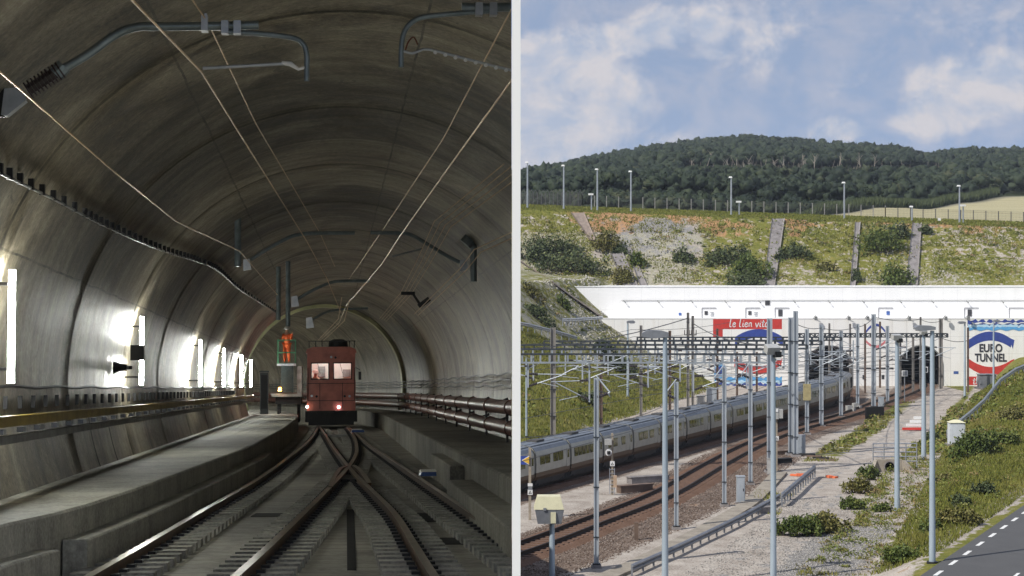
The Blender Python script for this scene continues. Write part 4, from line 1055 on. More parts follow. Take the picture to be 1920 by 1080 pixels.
for a,c in zip(path[:-1],path[1:]): cum.append(cum[-1]+(c-a).length)
def at(s):
    i=max(0,min(int(np.searchsorted(cum,s))-1,len(path)-2)); return lerp(path[i],path[i+1],(s-cum[i])/(cum[i+1]-cum[i]))
# a joint stands at the point of the near side seen at px 1004
s0=min(range(len(path)),key=lambda i:(path[i]-Vector((.25,125.7,0))).length); s0=cum[s0]
ws=[[(.18,.15),(.35,.15),(.58,.15)],[(.12,.13),(.27,.13),(.50,.13),(.65,.13)],[(.10,.10),(.22,.10),(.34,.10),(.46,.10),(.58,.10)],[(.15,.14),(.31,.14),(.6,.12)]]
names=['grey passenger car cut by the left edge of the open view behind the arrow sign','grey passenger car between the arrow sign and the tall nearest mast','grey passenger car behind the nearest mast and the round signal','grey passenger car just right of the round signal post','grey passenger car crossed by the tall lamp post with the long flat head','grey passenger car right of the tall lamp post, behind the second mast','seventh grey passenger car from the left, between second and third mast','grey passenger car behind the third slim mast','grey passenger car left of the camera pole','grey passenger car behind the camera pole and mast','grey passenger car behind the pair of thick masts','grey passenger car right of the thick mast pair','grey passenger car below the left part of the left tunnel mouth','grey passenger car below the middle of the left tunnel mouth','grey passenger car below the right part of the left tunnel mouth','grey power car with black grilles entering the left tunnel mouth']
i=-1; k=0
while k<len(names):
    a=at(s0+(i)*CL); c=at(s0+(i+1)*CL); mid=(a+c)/2; d=c-a
    if mid.y>239: break
    rz=math.atan2(d.y,d.x)-math.pi/2
    car(names[k],(mid.x,mid.y,.20),rz,ws[k%4],loco=(k==len(names)-1)); i+=1; k+=1

# ------------------------------------------------------------------ masts and gantries
M_mast=pm('galvanised_mast',(.46,.50,.54),(.36,.395,.43),1.5,.5,.25,0,5,.35,.65,.5,(1,1,.3))
M_mastd=pm('weathered_mast',(.27,.255,.235),(.19,.175,.16),1.5,.7,.1,0,5,.35,.65,.5,(1,1,.3))
M_mastb=pm('brown_rusty_mast',(.17,.115,.085),(.11,.075,.055),1.5,.8,0,0,5,.35,.65,.5,(1,1,.3))
M_beam=pm('gantry_steel',(.36,.40,.43),(.27,.30,.33),2,.5,.25)
M_beamd=pm('gantry_dark_chord',(.055,.065,.075),(.035,.042,.05),2,.5,.3)
M_insul=pm('dark_insulator',(.055,.045,.05),(.035,.03,.033),3,.35)
M_post=pm('painted_lamp_post',(.42,.50,.57),(.34,.41,.47),1.2,.42,.2,0,4,.35,.65,.5,(1,1,.25))
M_bolt=M_black
def hbeam(m,base,top,w,fl=.35):
    # H section: two flanges facing the eye direction and a web
    x,y,z0=base; z1=top; zc=(z0+z1)/2; h=z1-z0
    m.box((x-w/2+.03,y,zc),(.05,w,h)); m.box((x+w/2-.03,y,zc),(.05,w,h)); m.box((x,y-w*.18,zc),(w-.1,.04,h))
def mast(px,by,ty,wpx,lab,mat=None,z0=0.0,foot=True,solid=False,ins=False):
    g=G(px,by,z0); D=g.y; w=wpx*.86*D/F; top=H-(ty-HY)*D/F
    g.z=tz(g.x,g.y)
    t=thing('catenary_mast',lab,'catenary mast',g,'steel masts along the tracks')
    m=MB(); hbeam(m,(g.x,g.y,g.z-.2),top,w); m.build('post',mat or M_mast,t)
    if foot:
        m=MB(); m.taper((g.x,g.y,g.z-.15),(w*2.3,w*2.3),(w*1.9,w*1.9),.32); m.build('footing',M_chute,t)
        m=MB(); m.box((g.x,g.y,g.z+.2),(w*1.5,w*1.5,.06)); m.build('base_plate',M_black,t)
    for zz in np.arange(1.6,top-g.z-1.0,2.6):
        m=MB(); m.box((g.x,g.y,g.z+zz),(w*1.12,w*1.12,.06)); m.build('strap',M_beamd,t)
    return t,g,top
front=[(1118,1065,710,11,'tall grey mast nearest the viewer, its foot at the bottom edge of the picture'),
(1268,992,716,9.5,'slim grey mast just right of the lamp post with the long flat head'),
(1358,950,688,9,'slim grey mast left of the standing grey cabinet'),
(1407,908,683,8.5,'slim grey mast behind the standing grey cabinet'),
(1443,885,597,11,'tall dark edged mast right behind the camera pole'),
(1483,853,595,11,'left mast of the thick pair carrying the gantry ends'),
(1492,856,583,10,'right mast of the thick pair carrying the gantry ends'),
(1513,815,617,8,'grey mast with a yellow wrapped sleeve right of the thick pair'),
(1540,801,609,8.5,'grey mast in front of the left side of the left tunnel mouth'),
(1577,783,620,7.5,'grey mast in front of the right side of the left tunnel mouth'),
(1608,768,607,6.5,'grey mast just right of the train power car'),
(1638,765,589,9,'tall thick mast in front of the small round logo'),
(1664,757,611,6.5,'grey mast right of the small round logo')]
MG={}
for px,by,ty,w,lab in front:
    t,g,top=mast(px,by,ty,w,lab); MG[px]=(t,g,top)
t,g,_=MG[1513]; m=MB(); m.box((g.x,g.y,H-(735-HY)*g.y/F),(.62,.62,1.5)); m.build('sleeve',pm('yellow_wrap',(.42,.36,.18),(.32,.27,.14),5,.8),t)
t,g,_=MG[1483]; m=MB(); m.box((g.x+.75,g.y-.3,.9),(.75,.4,1.6)); m.build('switch_box',M_mast,t)
back=[(1622,737,607,4,'thin brown mast between two grey masts by the service doors'),(1650,727,603,4,'thin brown mast just right of the service doors'),
(1712,738,631,4.5,'thin grey brown mast in front of the left edge of the right tunnel mouth'),(1726,735,594,4,'tall thin mast in front of the middle of the right tunnel mouth'),
(1764,729,597,7.5,'thick weathered mast at the right edge of the right tunnel mouth'),(1815,735,614,4,'dark thin mast at the left edge of the blue and red mural'),
(1688,745,640,4,'thin mast at the left jamb of the right tunnel mouth')]
for px,by,ty,w,lab in back:
    MG[px]=mast(px,by,ty,w,lab,M_mastd if px not in(1622,1650,1815) else M_mastb,foot=False)
left=[(1037,826,614,12,'thick brown and grey mast left of the nearest mast, behind the train',M_mastd),(1127,832,702,7,'brown wooden looking mast right behind the nearest mast',M_mastb),
(1202,780,610,6,'brown grey mast behind the train left of the flat headed lamp post',M_mastd),(1256,776,620,6,'brown mast behind the train right of the flat headed lamp post',M_mastb),
(1290,768,586,6,'left mast of the dark pair with insulator forks above the gantries',M_mastd),(1299,768,592,6,'right mast of the dark pair with insulator forks above the gantries',M_mastd),
(1345,764,616,5,'brown mast in front of the left end of the red banner',M_mastb),(1382,757,660,4.5,'short brown mast under the left mural',M_mastb),(1419,748,660,4.5,'short brown mast in front of the red arc of the left mural',M_mastb),
(1555,740,606,4,'thin brown mast in front of the middle of the left tunnel mouth',M_mastd),(1594,735,607,4,'thin mast at the right jamb of the left tunnel mouth',M_mastd)]
def tmast(px,by,ty,w,lab,mat):
    # masts on the far side of the train: base point found on the terrain
    g=G(px,by); D=g.y; X=(px-CX)*D/F; g=Vector((X,D,tz(X,D))); top=H-(ty-HY)*D/F; wd=w*.86*D/F
    t=thing('catenary_mast',lab,'catenary mast',g,'steel masts along the tracks')
    m=MB(); hbeam(m,(g.x,g.y,g.z-.2),top,wd); m.build('post',mat,t)
    for zz in np.arange(2.2,max(2.3,top-g.z-1.0),2.4):
        m=MB(); m.box((g.x,g.y,g.z+zz),(wd*1.12,wd*1.12,.06)); m.build('strap',M_beamd,t)
    return t,g,top
for a in left: MG[a[0]]=tmast(*a)
for px in (1290,1299):
    t,g,top=MG[px]; m=MB(); z=H-(628-HY)*g.y/F
    m.bar((g.x-.4,g.y,z),(g.x+.4,g.y,z),.10)
    for k in range(4): m.tube([(g.x-.36+.24*k,g.y,z),(g.x-.36+.24*k,g.y,z+.55)],[.06,.045],6)
    m.build('insulator_fork',M_insul,t)

def ladder(m,md,a,b,h,n,w=.13,ch=.10):
    a=Vector(a); b=Vector(b)
    for dy in (-.3,.3):
        o=Vector((0,dy,0)); m.bar(a+o,b+o,ch,ch); md.bar(a+o+Vector((0,0,h)),b+o+Vector((0,0,h)),ch*.9,ch*1.1)
    for k in range(n+1):
        p=lerp(a,b,k/n)
        for dy in (-.3,.3): m.bar(p+Vector((0,dy,0)),p+Vector((0,dy,h)),w*1.0,w*.5)
        if k<n:
            q=lerp(a,b,(k+.5)/n); 
def cantilever(t,p,drop,side,mat_=None,k=1.0):
    """drop post with two tubes and insulators holding the wire; p = point under the beam"""
    p=Vector(p); m=MB(); m.bar(p,p-Vector((0,0,drop)),.12*k,.12*k); m.bar(p-Vector((0,0,drop*.25)),p+Vector((side*.5*drop,0,0)),.05); m.build('drop_post',M_mast,t)
    a=p-Vector((0,0,drop*.95)); b_=p-Vector((0,0,drop*.45)); e=p+Vector((side*2.6*k,-.2,-drop*.50)); 
    m=MB(); m.tube([a,e],.045,6); m.tube([b_,e+Vector((side*.3,0,.05))],.045,6); m.tube([a+Vector((side*.9,-.1,.30)),a+Vector((side*2.3,-.2,.0))],.03,6); m.build('bracket_arm',M_mast,t)
    for q0,q1 in ((a,e),(b_,e+Vector((side*.3,0,.05)))):
        m=MB(); d=(q1-q0).normalized(); L_=(q1-q0).length
        m.tube([q0+d*.08]+[q0+d*(.12+.07*j) for j in range(9)]+[q0+d*.75],[.05]+[.05 if j%2 else .125 for j in range(9)]+[.05],7); m.build('insulator',M_insul,t)
gz=[]
def gantry(lab,D,py0,py1,px0,px1,n,drops,dark=False,sup=None):
    x0=(px0-CX)*D/F; x1=(px1-CX)*D/F; z0=H-(py1-HY)*D/F; z1=H-(py0-HY)*D/F
    t=thing('track_gantry',lab,'gantry',((x0+x1)/2,D,z0),'lattice gantries across the tracks')
    m=MB(); md=MB(); ladder(m,md,(x0,D,z0),(x1,D,z0),z1-z0,n); m.build('lattice_beam',M_beam if not dark else M_beamd,t); md.build('top_chord',M_beamd,t)
    if D>200:
        m=MB()
        for k in range(n): m.bar((lerp(x0,x1,k/n),D-.3,z0+(z1-z0)*(k%2)),(lerp(x0,x1,(k+1)/n),D-.3,z0+(z1-z0)*((k+1)%2)),.09)
        m.build('diagonal_lacing',M_beamd,t)
    for px,dr,s in drops: cantilever(t,((px-CX)*D/F,D,z0),dr,s)
    for px in (sup or []):
        x=(px-CX)*D/F; m=MB(); hbeam(m,(x,D,tz(x,D)-.2),z1+.1,.34); m.build('support',M_mast,t)
    return t
gantry('nearest pale ladder gantry low across the left tracks',138,664,680,945,1440,29,((990,1.9,1),(1105,3.0,-1),(1215,1.9,-1),(1300,2.2,1),(1400,2.0,-1)))
gantry('second ladder gantry just behind and above the nearest one',152,655,664,945,1486,30,((1000,2.2,-1),(1092,2.4,1),(1178,2.2,1),(1275,2.3,-1),(1380,2.1,1)))
gantry('third ladder gantry ending at the mast with the yellow sleeve',166,647,654,945,1513,30,((1060,2.3,1),(1140,2.4,-1),(1228,2.3,1),(1340,2.2,-1),(1440,2.2,1)),True)
gantry('fourth dark gantry ending at the mast before the left tunnel mouth',174,639.5,646,1020,1540,30,((1120,2.3,1),(1245,2.4,-1),(1330,2.3,1),(1470,2.3,-1)),True)
gantry('fifth dark gantry ending before the right side of the left tunnel mouth',184,632.5,638,1195,1577,28,((1265,2.3,1),(1355,2.3,-1),(1520,2.5,1),(1600,2.4,-1)),True)
gantry('farthest lattice gantry spanning both tunnel mouths below the small logo',212,625.5,632,1490,1776,30,((1545,2.6,-1),(1560,2.6,1),(1650,2.6,1),(1700,2.6,-1),(1745,2.6,1)),True,)
# zigzag of the farthest one, brackets on single masts
for px,s in ((1118,1),(1268,-1),(1358,-1),(1407,-1),(1513,1),(1540,-1),(1577,1),(1577,-1),(1540,1),(1608,-1),(1638,1),(1664,1),(1712,1),(1037,1),(1202,1),(1256,1)):
    t,g,top=MG[px]; L=2.3
    zb=max(g.z+3.9,top-(4.0 if px>1500 else 4.6)); 
    if px in(1268,1358,1407,1118): zb=top-1.0; L=.7
    a=Vector((g.x,g.y,zb)); e=a+Vector((s*L,-.3,1.2 if L>1 else .3)); m=MB(); m.tube([a,e],.04,6); m.tube([a+Vector((0,0,1.15)),e],.04,6); m.tube([a+Vector((s*.6,0,.25)),a+Vector((s*L,-.2,.1))],.03,6); m.build('bracket_arm',M_mast,t)
    m=MB(); d=(e-a).normalized(); m.tube([a+d*.08]+[a+d*(.12+.065*j) for j in range(9)]+[a+d*.70],[.045]+[.045 if j%2 else .11 for j in range(9)]+[.045],7); m.build('insulator',M_insul,t)

# wires
M_wire=pm('dark_grey_wire',(.16,.16,.16),(.10,.10,.10),3,.5,.4)
def owire(lab,pts,r=.022,sag=.25,mat=M_wire,grp='open air overhead wires'):
    m=MB(); full=[]
    for a,c in zip(pts[:-1],pts[1:]):
        a=Vector(a); c=Vector(c)
        for k in range(8): full.append(lerp(a,c,k/8)-Vector((0,0,sag*4*(k/8)*(1-k/8))))
    full.append(Vector(pts[-1])); m.tube(full,r,5); tag(m.build('overhead_wire',mat),lab,'overhead wire',grp)
def along(pts2,z,step=14):
    pts=catmull([Vector((x,y,0)) for x,y in pts2],6); return [Vector((p.x,p.y,z)) for p in pts[::step]]+[Vector((pts[-1].x,pts[-1].y,z))]
owire('contact wire above the empty brown track',along(NTR[1:-1],5.0),.02,.02); owire('carrier wire above the empty brown track',along(NTR[1:-1],6.3),.02,.55)
owire('contact wire above the passenger train',along(NC[1:-1],5.0),.02,.02); owire('carrier wire above the passenger train',along(NC[1:-1],6.3),.02,.55)
for k,(dx,lab) in enumerate(((-4,'first wire pair left of the passenger train'),(-8,'second wire pair left of the passenger train'))):
    q=[(x+dx*.9,y-dx*.45) for x,y in NC[2:-2]]; owire(lab+', lower wire',along(q,5.2),.018,.02); owire(lab+', sagging upper wire',along(q,6.5),.018,.5)
for i in range(9):
    z0_=7.4-.55*i; owire('thin dark wire strung between the left gantries and the right tunnel mouth',[(4+i*1.1,152+3*i,z0_),(20+i*.9,178+3*i,z0_-.3),(38+i,200+2*i,z0_-.6),(51+.3*i,226,max(z0_-1.2,2.6))],.017,.2,grp='thin wires towards the right tunnel mouth')
for j,(xa,D_,zz_) in enumerate(((23,158,6.6),(27,172,6.3),(31,186,6.0),(36,200,5.8))):
    owire('thin span wire hung crosswise between the masts before the tunnel mouths',[(xa-10,D_,zz_),(xa,D_,zz_-.3),(xa+10,D_,zz_)],.02,.25,grp='span wires before the tunnel mouths')
tops=[1443,1483,1513,1540,1577]
owire('feeder wire strung over the tops of the front masts',[(MG[p_][1].x,MG[p_][1].y,MG[p_][2]-.3) for p_ in (1483,1540,1608,1638,1726,1764)],.035,.3)
owire('thick feeder wire from the dark mast pair to the left edge',[(.3,150,8.6),(MG[1290][1].x,MG[1290][1].y,MG[1290][2]-.6)],.05,.5)
owire('thick feeder wire from the dark mast pair to the camera pole mast',[(MG[1299][1].x,MG[1299][1].y,MG[1299][2]-.8),(MG[1443][1].x,MG[1443][1].y,MG[1443][2]-2)],.05,.6)
owire('cable from the thick weathered mast to the thin mast by the mural',[(MG[1764][1].x,MG[1764][1].y,MG[1764][2]-2.4),(MG[1815][1].x,MG[1815][1].y,MG[1815][2]-1.6)],.045,.3)
for i,(z,lab) in enumerate(((8.0,'lowest long wire across the left tracks'),(9.1,'middle long wire across the left tracks'),(9.7,'highest long wire across the left tracks'))):
    owire(lab,[(.4,150+6*i,z-1.2),(12,176+3*i,z-.6),(24,200,z-.5)],.022,.3)

# ------------------------------------------------------------------ lamp posts
M_lamp=pm('grey_lamp_head',(.26,.27,.29),(.19,.20,.22),2,.45,.2)
M_lens=pm('dull_lens',(.45,.45,.43),(.36,.36,.35),3,.25)
def post(lab,px,D,py_top,wpx,by=None):
    x=(px-CX)*D/F; zt=H-(py_top-HY)*D/F; z0=tz(x,D); w=wpx*D/F/2
    t=thing('lamp_post',lab,'lamp post',(x,D,z0))
    m=MB(); m.tube([(x,D,z0-.2),(x,D,z0+1.2),(x,D,zt)],[w*1.12,w*1.08,w*.72],14); m.build('pole',M_post,t,smooth=True)
    m=MB(); m.tube([(x,D,z0-.05),(x,D,z0+.08)],[w*2,w*1.9],12); m.build('base_plate',M_black,t)
    return t,x,zt,w
def flathead(t,x,D,zt,L,th,dirx,mat=M_lamp):
    m=MB(); s=1 if dirx>0 else -1
    prof=[(0,-.3*th),(0,.3*th),(.25*L,.55*th),(.8*L,.62*th),(L,.2*th),(L,-.25*th),(.6*L,-.5*th)]
    m.prism([Vector((x+s*(a-.12*L),D-.22,zt+.12+b_)) for a,b_ in prof],(0,.44,0)); m.build('lamp_head',mat,t)
    m=MB(); m.prism([Vector((x+s*a*L,D-.17,zt+.12-.42*th)) for a in (.3,.8)]+[Vector((x+s*.8*L,D-.17,zt+.12-.50*th)),Vector((x+s*.3*L,D-.17,zt+.12-.52*th))],(0,.34,0)); m.build('lens',M_lens,t)
t,x,zt,w=post('pale blue lamp post with a long flat head pointing left',1247,89,632,11.5); flathead(t,x,89,zt,1.30,.36,-1)
t,x,zt,w=post('pale lamp post with a flat grey head at the right of the gravel path',1748,90,620,11.0); flathead(t,x,90,zt,1.02,.24,-1)
def camhead(t,x,D,zt,s,tilt=.35):
    m=MB(); m.box((x-.12*s,D-.25*s,zt-.1*s),(.95*s,.7*s,.52*s),0,0.25,tilt); m.build('camera_housing',M_lens,t)
    m=MB(); m.box((x+.22*s,D-.35*s,zt-.45*s),(.45*s,.4*s,.4*s),0,.4); m.build('camera',M_black,t)
    m=MB(); m.box((x,D,zt-.45*s),(.12*s,.12*s,.5*s)); m.build('bracket',M_black,t)
t,x,zt,w=post('pale pole carrying a tilted camera housing, second tall pole from the left',1450,90.5,652,11.0); camhead(t,x,90.5,zt,.72)
t,x,zt,w=post('pale camera pole standing on the rough grass left of the tallest pair',1682,115.5,630,9.5); camhead(t,x,115.5,zt,.62,.2)
t,x,zt,w=post('pale camera pole just left of the flat headed lamp post, foot in the grass',1732,146,622,8.5); camhead(t,x,146,zt,.55,.2)
t,x,zt,w=post('thin lamp post on the grass bank left of the large mural',1809,212,607,4.2); flathead(t,x,212,zt,.9,.28,-1)
t,x,zt,w=post('thin lamp post rising in front of the large mural',1863,200,604,3.6); flathead(t,x,200,zt,.8,.2,1)
t,x,zt,w=post('thin lamp post with a tilted head left of the white building',1177,196,606,4.2); flathead(t,x,196,zt,.9,.3,1)
m=MB(); m.box((x+.2,195.7,H-(753-HY)*196/F),(.3,.1,.3)); m.build('number_plate',M_white,t)
t,x,zt,w=post('thin pole at the left edge of the open view behind the gantry',987,158,672,4.0)
# near lamp with the cream cover
D=92.0; x=(1035-CX)*D/F; zt=H-(980-HY)*D/F
t=thing('lamp_post','short pole with cream and grey boxy head at bottom left of the open railway','lamp post',(x,D,0))
m=MB(); m.tube([(x,D,-.2),(x,D,zt+.15)],[.16,.13],14); m.build('pole',M_post,t,smooth=True)
M_cream=pm('cream_plastic',(.70,.67,.46),(.60,.57,.39),2,.5); k=D/F
def px3(px,py,dd=0): return Vector(((px-CX)*k,D+dd,H-(py-HY)*k))
m=MB(); m.taper(px3(1029,953,0)+Vector((0,0,0)),(56*k,1.1),(43*k,.85),24*k); m.build('cover',M_cream,t)
m=MB(); m.taper(px3(1030,980,0),(44*k,.9),(54*k,1.08),26*k); m.build('housing',M_lamp,t)
m=MB(); m.box(px3(1021,952,-.57),(5*k,.06,5*k)); m.build('latch',M_alu,t)
m=MB(); m.box(px3(1037,968,-.45),(.26,.25,.55)); m.build('pole_clamp',M_cream,t)

# ------------------------------------------------------------------ signs and signals
M_yel=pm('sign_yellow',(.80,.48,.05),(.70,.42,.04),3,.5); M_sblue=pm('sign_blue',(.05,.09,.38),(.04,.07,.3),3,.5); M_wood=pm('wooden_post',(.36,.31,.24),(.26,.22,.17),4,.85)
def flat(m,pts,d=.03): m.prism(pts,(0,d,0))
def tri_sign(t,px,py,D,s=1.0):
    k=D/F; c=Vector(((px-CX)*k,D-.12,H-(py-HY)*k)); q=.42*s
    m=MB(); m.box(c,(q,.03,q*1.05)); pl=m.build('sign_plate',M_white,t)
    m=MB(); o=[(0,.32),(.34,-.3),(-.34,-.3)]; i_=[(0,.12),(.17,-.2),(-.17,-.2)]
    for a in range(3):
        b2=(a+1)%3; m.prism([c+Vector((o[a][0]*q,-.018,o[a][1]*q)),c+Vector((o[b2][0]*q,-.018,o[b2][1]*q)),c+Vector((i_[b2][0]*q,-.018,i_[b2][1]*q)),c+Vector((i_[a][0]*q,-.018,i_[a][1]*q))],(0,-.006,0))
    m.build('triangle_mark',M_black,pl)
D=112.0; k=D/F; x=(993.5-CX)*k
t=thing('signal_post','wooden post with blue and yellow arrow board and small white plates','sign post',(x,D,0))
m=MB(); m.box((x,D,(H-(840-HY)*k)/2),(.16,.16,H-(840-HY)*k)); m.build('post',M_wood,t)
q=lambda px,py,dd:Vector(((px-CX)*k,D+dd,H-(py-HY)*k))
m=MB(); flat(m,[q(962,854.5,-.15),q(992,854.5,-.15),q(992,870.5,-.15),q(962,870.5,-.15)]); m.build('arrow_board',M_sblue,t)
m=MB(); flat(m,[q(978,862.5,-.175),q(992,854,-.175),q(992,871,-.175)],.02); m.build('arrow_edge',M_white,t)
m=MB(); flat(m,[q(979.5,862.5,-.19),q(992,855.5,-.19),q(992,869.5,-.19)],.01); m.build('arrow_mark',M_yel,t)
m=MB(); m.box(q(994,908.5,-.12),(9*k,.03,5.5*k)); m.build('number_plate',M_white,t); tri_sign(t,994,922.5,D,.72)
m=MB(); m.box(q(994,914.5,-.12),(8*k,.06,5.5*k)); m.build('grey_plate',M_lamp,t)
D=124.0; k=D/F; x=(1148-CX)*k
t=thing('signal_post','signal post with square box, round white disc and lattice foot','signal',(x,D,0))
m=MB(); m.box((x,D,(H-(812-HY)*k)/2),(.14,.14,H-(812-HY)*k)); m.build('post',M_wood,t)
m=MB(); m.box(q(1140,828,-.2),(13*k,.3,11*k)); m.build('signal_box',M_lens,t)
c=q(1141,848,-.2); m=MB(); m.tube([c,c+Vector((0,.12,0))],6.2*k,18); m.build('disc',M_white,t); m=MB(); m.box(c+Vector((0,-.08,0)),(6*k,.12,6*k)); m.build('signal_lamp',M_black,t)
tri_sign(t,1148,869,D,.75)
m=MB()
for dx in (-5,4): m.bar(q(1148+dx,877,-.1),q(1148+dx,926,-.1),.05)
for yy in range(880,926,7): m.bar(q(1143,yy,-.1),q(1152,yy,-.1),.04)
m.build('lattice_foot',M_alu,t)
m=MB(); m.box(q(1153,902,-.15),(6*k,.3,22*k)); m.build('cable_box',pm('peach_box',(.5,.36,.25),(.4,.29,.2),3,.7),t)
D=137.0; k=D/F; x=(1456-CX)*k
t=thing('signal_post','thin post with a triangle plate and two pale equipment boxes right of the camera pole','signal',(x,D,0))
m=MB(); m.box((x,D,(H-(772-HY)*k)/2),(.13,.13,H-(772-HY)*k)); m.build('post',M_wood,t); tri_sign(t,1456,821.5,D,.7)
for px,w_,h_ in ((1454,9,20),(1463,7,17)):
    m=MB(); m.box(q(px,775,-.25),(w_*k,.35,h_*k)); m.build('equipment_box',M_lens,t)
m=MB(); m.box(q(1455,769,-.45),(5*k,.04,5*k)); m.build('label_plate',M_white,t)
for px,py,D,lab,by in ((1696,700,205,'square white framed route board left of the right tunnel mouth',730),(1734,693,208,'square white framed route board in front of the right tunnel mouth',735)):
    k=D/F; x=(px-CX)*k; t=thing('route_board',lab,'signal board',(x,D,0)); zt=H-(py-HY)*k
    m=MB(); m.bar((x,D,0),(x,D,zt),.1); m.build('post',M_lamp,t)
    m=MB(); m.box((x,D-.1,zt),(.66,.06,.66)); pl=m.build('board',M_white,t)
    m=MB(); m.box((x,D-.14,zt),(.5,.03,.5)); m.build('screen',M_lamp if px<1700 else M_black,pl)
k=232/F
# ------------------------------------------------------------------ cabinets, steps, troughs, blocks
def cabinet(lab,px,by,wpx,hpx,mat,roof=None,z0=0.0):
    g=G(px,by,z0); k=g.y/F; g.z=tz(g.x,g.y); w=wpx*k; h=hpx*k
    t=thing('trackside_cabinet',lab,'cabinet',g)
    m=MB(); m.box((g.x,g.y,g.z+h/2),(w,w*.75,h)); m.build('case',mat,t)
    m=MB(); m.box((g.x-.0,g.y-w*.385,g.z+h*.5),(w*.84,.02,h*.88)); d=m.build('door',mat,t); m=MB(); m.box((g.x+w*.3,g.y-w*.40,g.z+h*.52),(.05,.04,.18)); m.build('handle',M_black,d)
    m=MB()
    if roof: m.taper((g.x,g.y,g.z+h),(w*1.12,w*.9),(w*.3,w*.2),h*.12)
    else: m.box((g.x,g.y,g.z+h+.03),(w*1.12,w*.86,.07))
    m.build('roof',roof or mat,t); m=MB(); m.box((g.x,g.y,g.z+.02),(w*1.3,w*1.1,.16)); m.build('plinth',M_chute,t)
    return t
cabinet('tall grey trackside cabinet standing on the ballast between two slim masts',1388.5,944,15,50,M_mast)
cabinet('slim pale cabinet behind the camera pole foot',1443,890,8,30,M_lens)
cabinet('white cabinet with a cream peaked roof on the grass bank',1793,842,28,42,pm('white_cabinet',(.62,.66,.70),(.55,.58,.62),3,.5),M_cream,.0)
cabinet('small grey cabinet beside the haul road near the right tunnel mouth',1652,772,10,27,M_mast)
cabinet('grey relay hut behind the train under the dark mast pair',1334,771,18,42,M_mast); cabinet('pale relay hut left of the grey one behind the train',1314,772,16,30,M_lens)
cabinet('grey fenced cabinet at the foot of the large mural',1850,742,30,26,M_lamp)
M_trough=m_concrete('trough_concrete',(.34,.305,.25),(.22,.19,.155),1.2,.9,.2)
pts=[G(x,y) for x,y in ((1090,1105),(1180,1066),(1290,1012),(1380,962),(1412,940),(1440,912),(1462,888))]
pts=catmull(pts,6); m=MB(); m.sweep([p+Vector((0,0,0)) for p in pts],[(-.55,-.1),(-.55,.16),(.55,.16),(.55,-.1)]); o=m.build('cable_trough',M_trough); tag(o,'pale concrete cable trough running beside the brown ballast','cable trough')
g=G(1532,862); t=thing('timber_steps','small dark timber steps beside the haul road','steps',g)
for i in range(4):
    m=MB(); m.box((g.x-.75+i*.5,g.y+.25-i*.3,g.z+.42-i*.11),(1.25,.34,.12),0,-.45); m.build('tread',M_mastb if i%2 else M_bellow,t)
for i,(px,py,sz,mat,lab) in enumerate(((1193,1012,(.22,.2,1.0),M_mastb,'small rusty marker stake on the ballast right of the nearest mast'),(1395,935,(.16,.14,1.0),M_black,'short black stake beside the tall grey cabinet'),
    (1432,962,(1.6,.5,.4),M_chute,'low grey concrete block near the guard rail'),(1215,905,(3.2,.7,.5),M_chute,'flat concrete slab beside the train shadow'),(1190,922,(2.6,.6,.5),M_mastb,'long rusty plate lying left of the flat slab'),
    (1460,852,(2.2,.5,.3),M_mastb,'rusty beam beside the empty track, behind the slim mast'),(1462,868,(2.0,.6,.35),M_bellow,'dark timber lying below the rusty beam'),(1640,785,(2.3,.2,1.2),M_black,'low black screen board beside the haul road'))):
    g=G(px,py); m=MB(); m.box((g.x,g.y,sz[2]/2-.05),sz,0,.5 if sz[0]>1 else 0); m.box((g.x,g.y,sz[2]-.02),(sz[0]*1.05,sz[1]*1.05,.06),0,.5 if sz[0]>1 else 0)
    tag(m.build('stake' if sz[0]<1 else 'block',mat),lab,'stake' if sz[0]<1 else 'block')
g=G(1720,808,.0); t=thing('barrier','stack of white and red barrier boards at the foot of the grass bank','barrier',g)
for i in range(4):
    m=MB(); m.box((g.x-.4+.25*i,g.y+.2*i,.2+.33*i),(2.0-.3*i,.3,.22)); m.build('board',M_white if i else M_red,t)
m=MB(); g=G(1503,893)
for dx,dz in ((-.5,.12),(-.1,.18),(.3,.12),(1.9,.16),(2.2,.12)): m.box((g.x+dx,g.y-dx*.5,dz*.6),(.55,.35,dz),0,dx)
tag(m.build('plastic_netting',pm('orange_net',(.75,.18,.07),(.6,.13,.05),6,.7)),'scraps of orange plastic netting by the end of the guard rail','netting',kind='stuff')
# concrete footings/white bits by power car
for px,py,lab in ((1592,773,'first pale junk block beside the power car'),(1604,768,'second pale junk block just right of the power car')):
    g=G(px,py); m=MB(); m.box((g.x,g.y,.35),(.6,.5,.7),0,.3); m.box((g.x+.4,g.y-.2,.2),(.4,.4,.4),0,.8); tag(m.build('block',M_lens),lab,'block')

# ------------------------------------------------------------------ guard rails
WP=[(-.02,-.16),(.05,-.10),(.05,-.05),(-.02,0),(.05,.05),(.05,.10),(-.02,.16),(-.05,.16),(-.05,-.16)]
def guard(lab,pts,post_step,h=.75,mat=M_mast,wp=1.0,posts=True,roff=.07):
    pts=[Vector(p) for p in pts]; t=thing('guard_rail',lab,'guard rail',pts[0])
    m=MB(); m.sweep([p+Vector((0,0,h)) for p in pts],[(a*wp,b_*wp) for a,b_ in WP]); m.build('beam',mat,t)
    acc=0; n=0; nxt=0
    for i in range(len(pts)-1):
        a,c=pts[i],pts[i+1]; L=(c-a).length
        while nxt<=acc+L:
            p=lerp(a,c,(nxt-acc)/L); m=MB(); m.box(p+Vector((0,0,h*.45)),(.10,.10,h*1.1)); m.build('post',mat,t); nxt+=post_step
        acc+=L
    return t
gp=catmull([G(x,y+11) for x,y in ((1185,1070),(1290,1022),(1400,967),(1462,932))],6); guard('long low guard rail beside the haul road in the foreground',gp,1.6,.42,M_lamp,1.25)  # darker grey beam paints in the shade on its near face
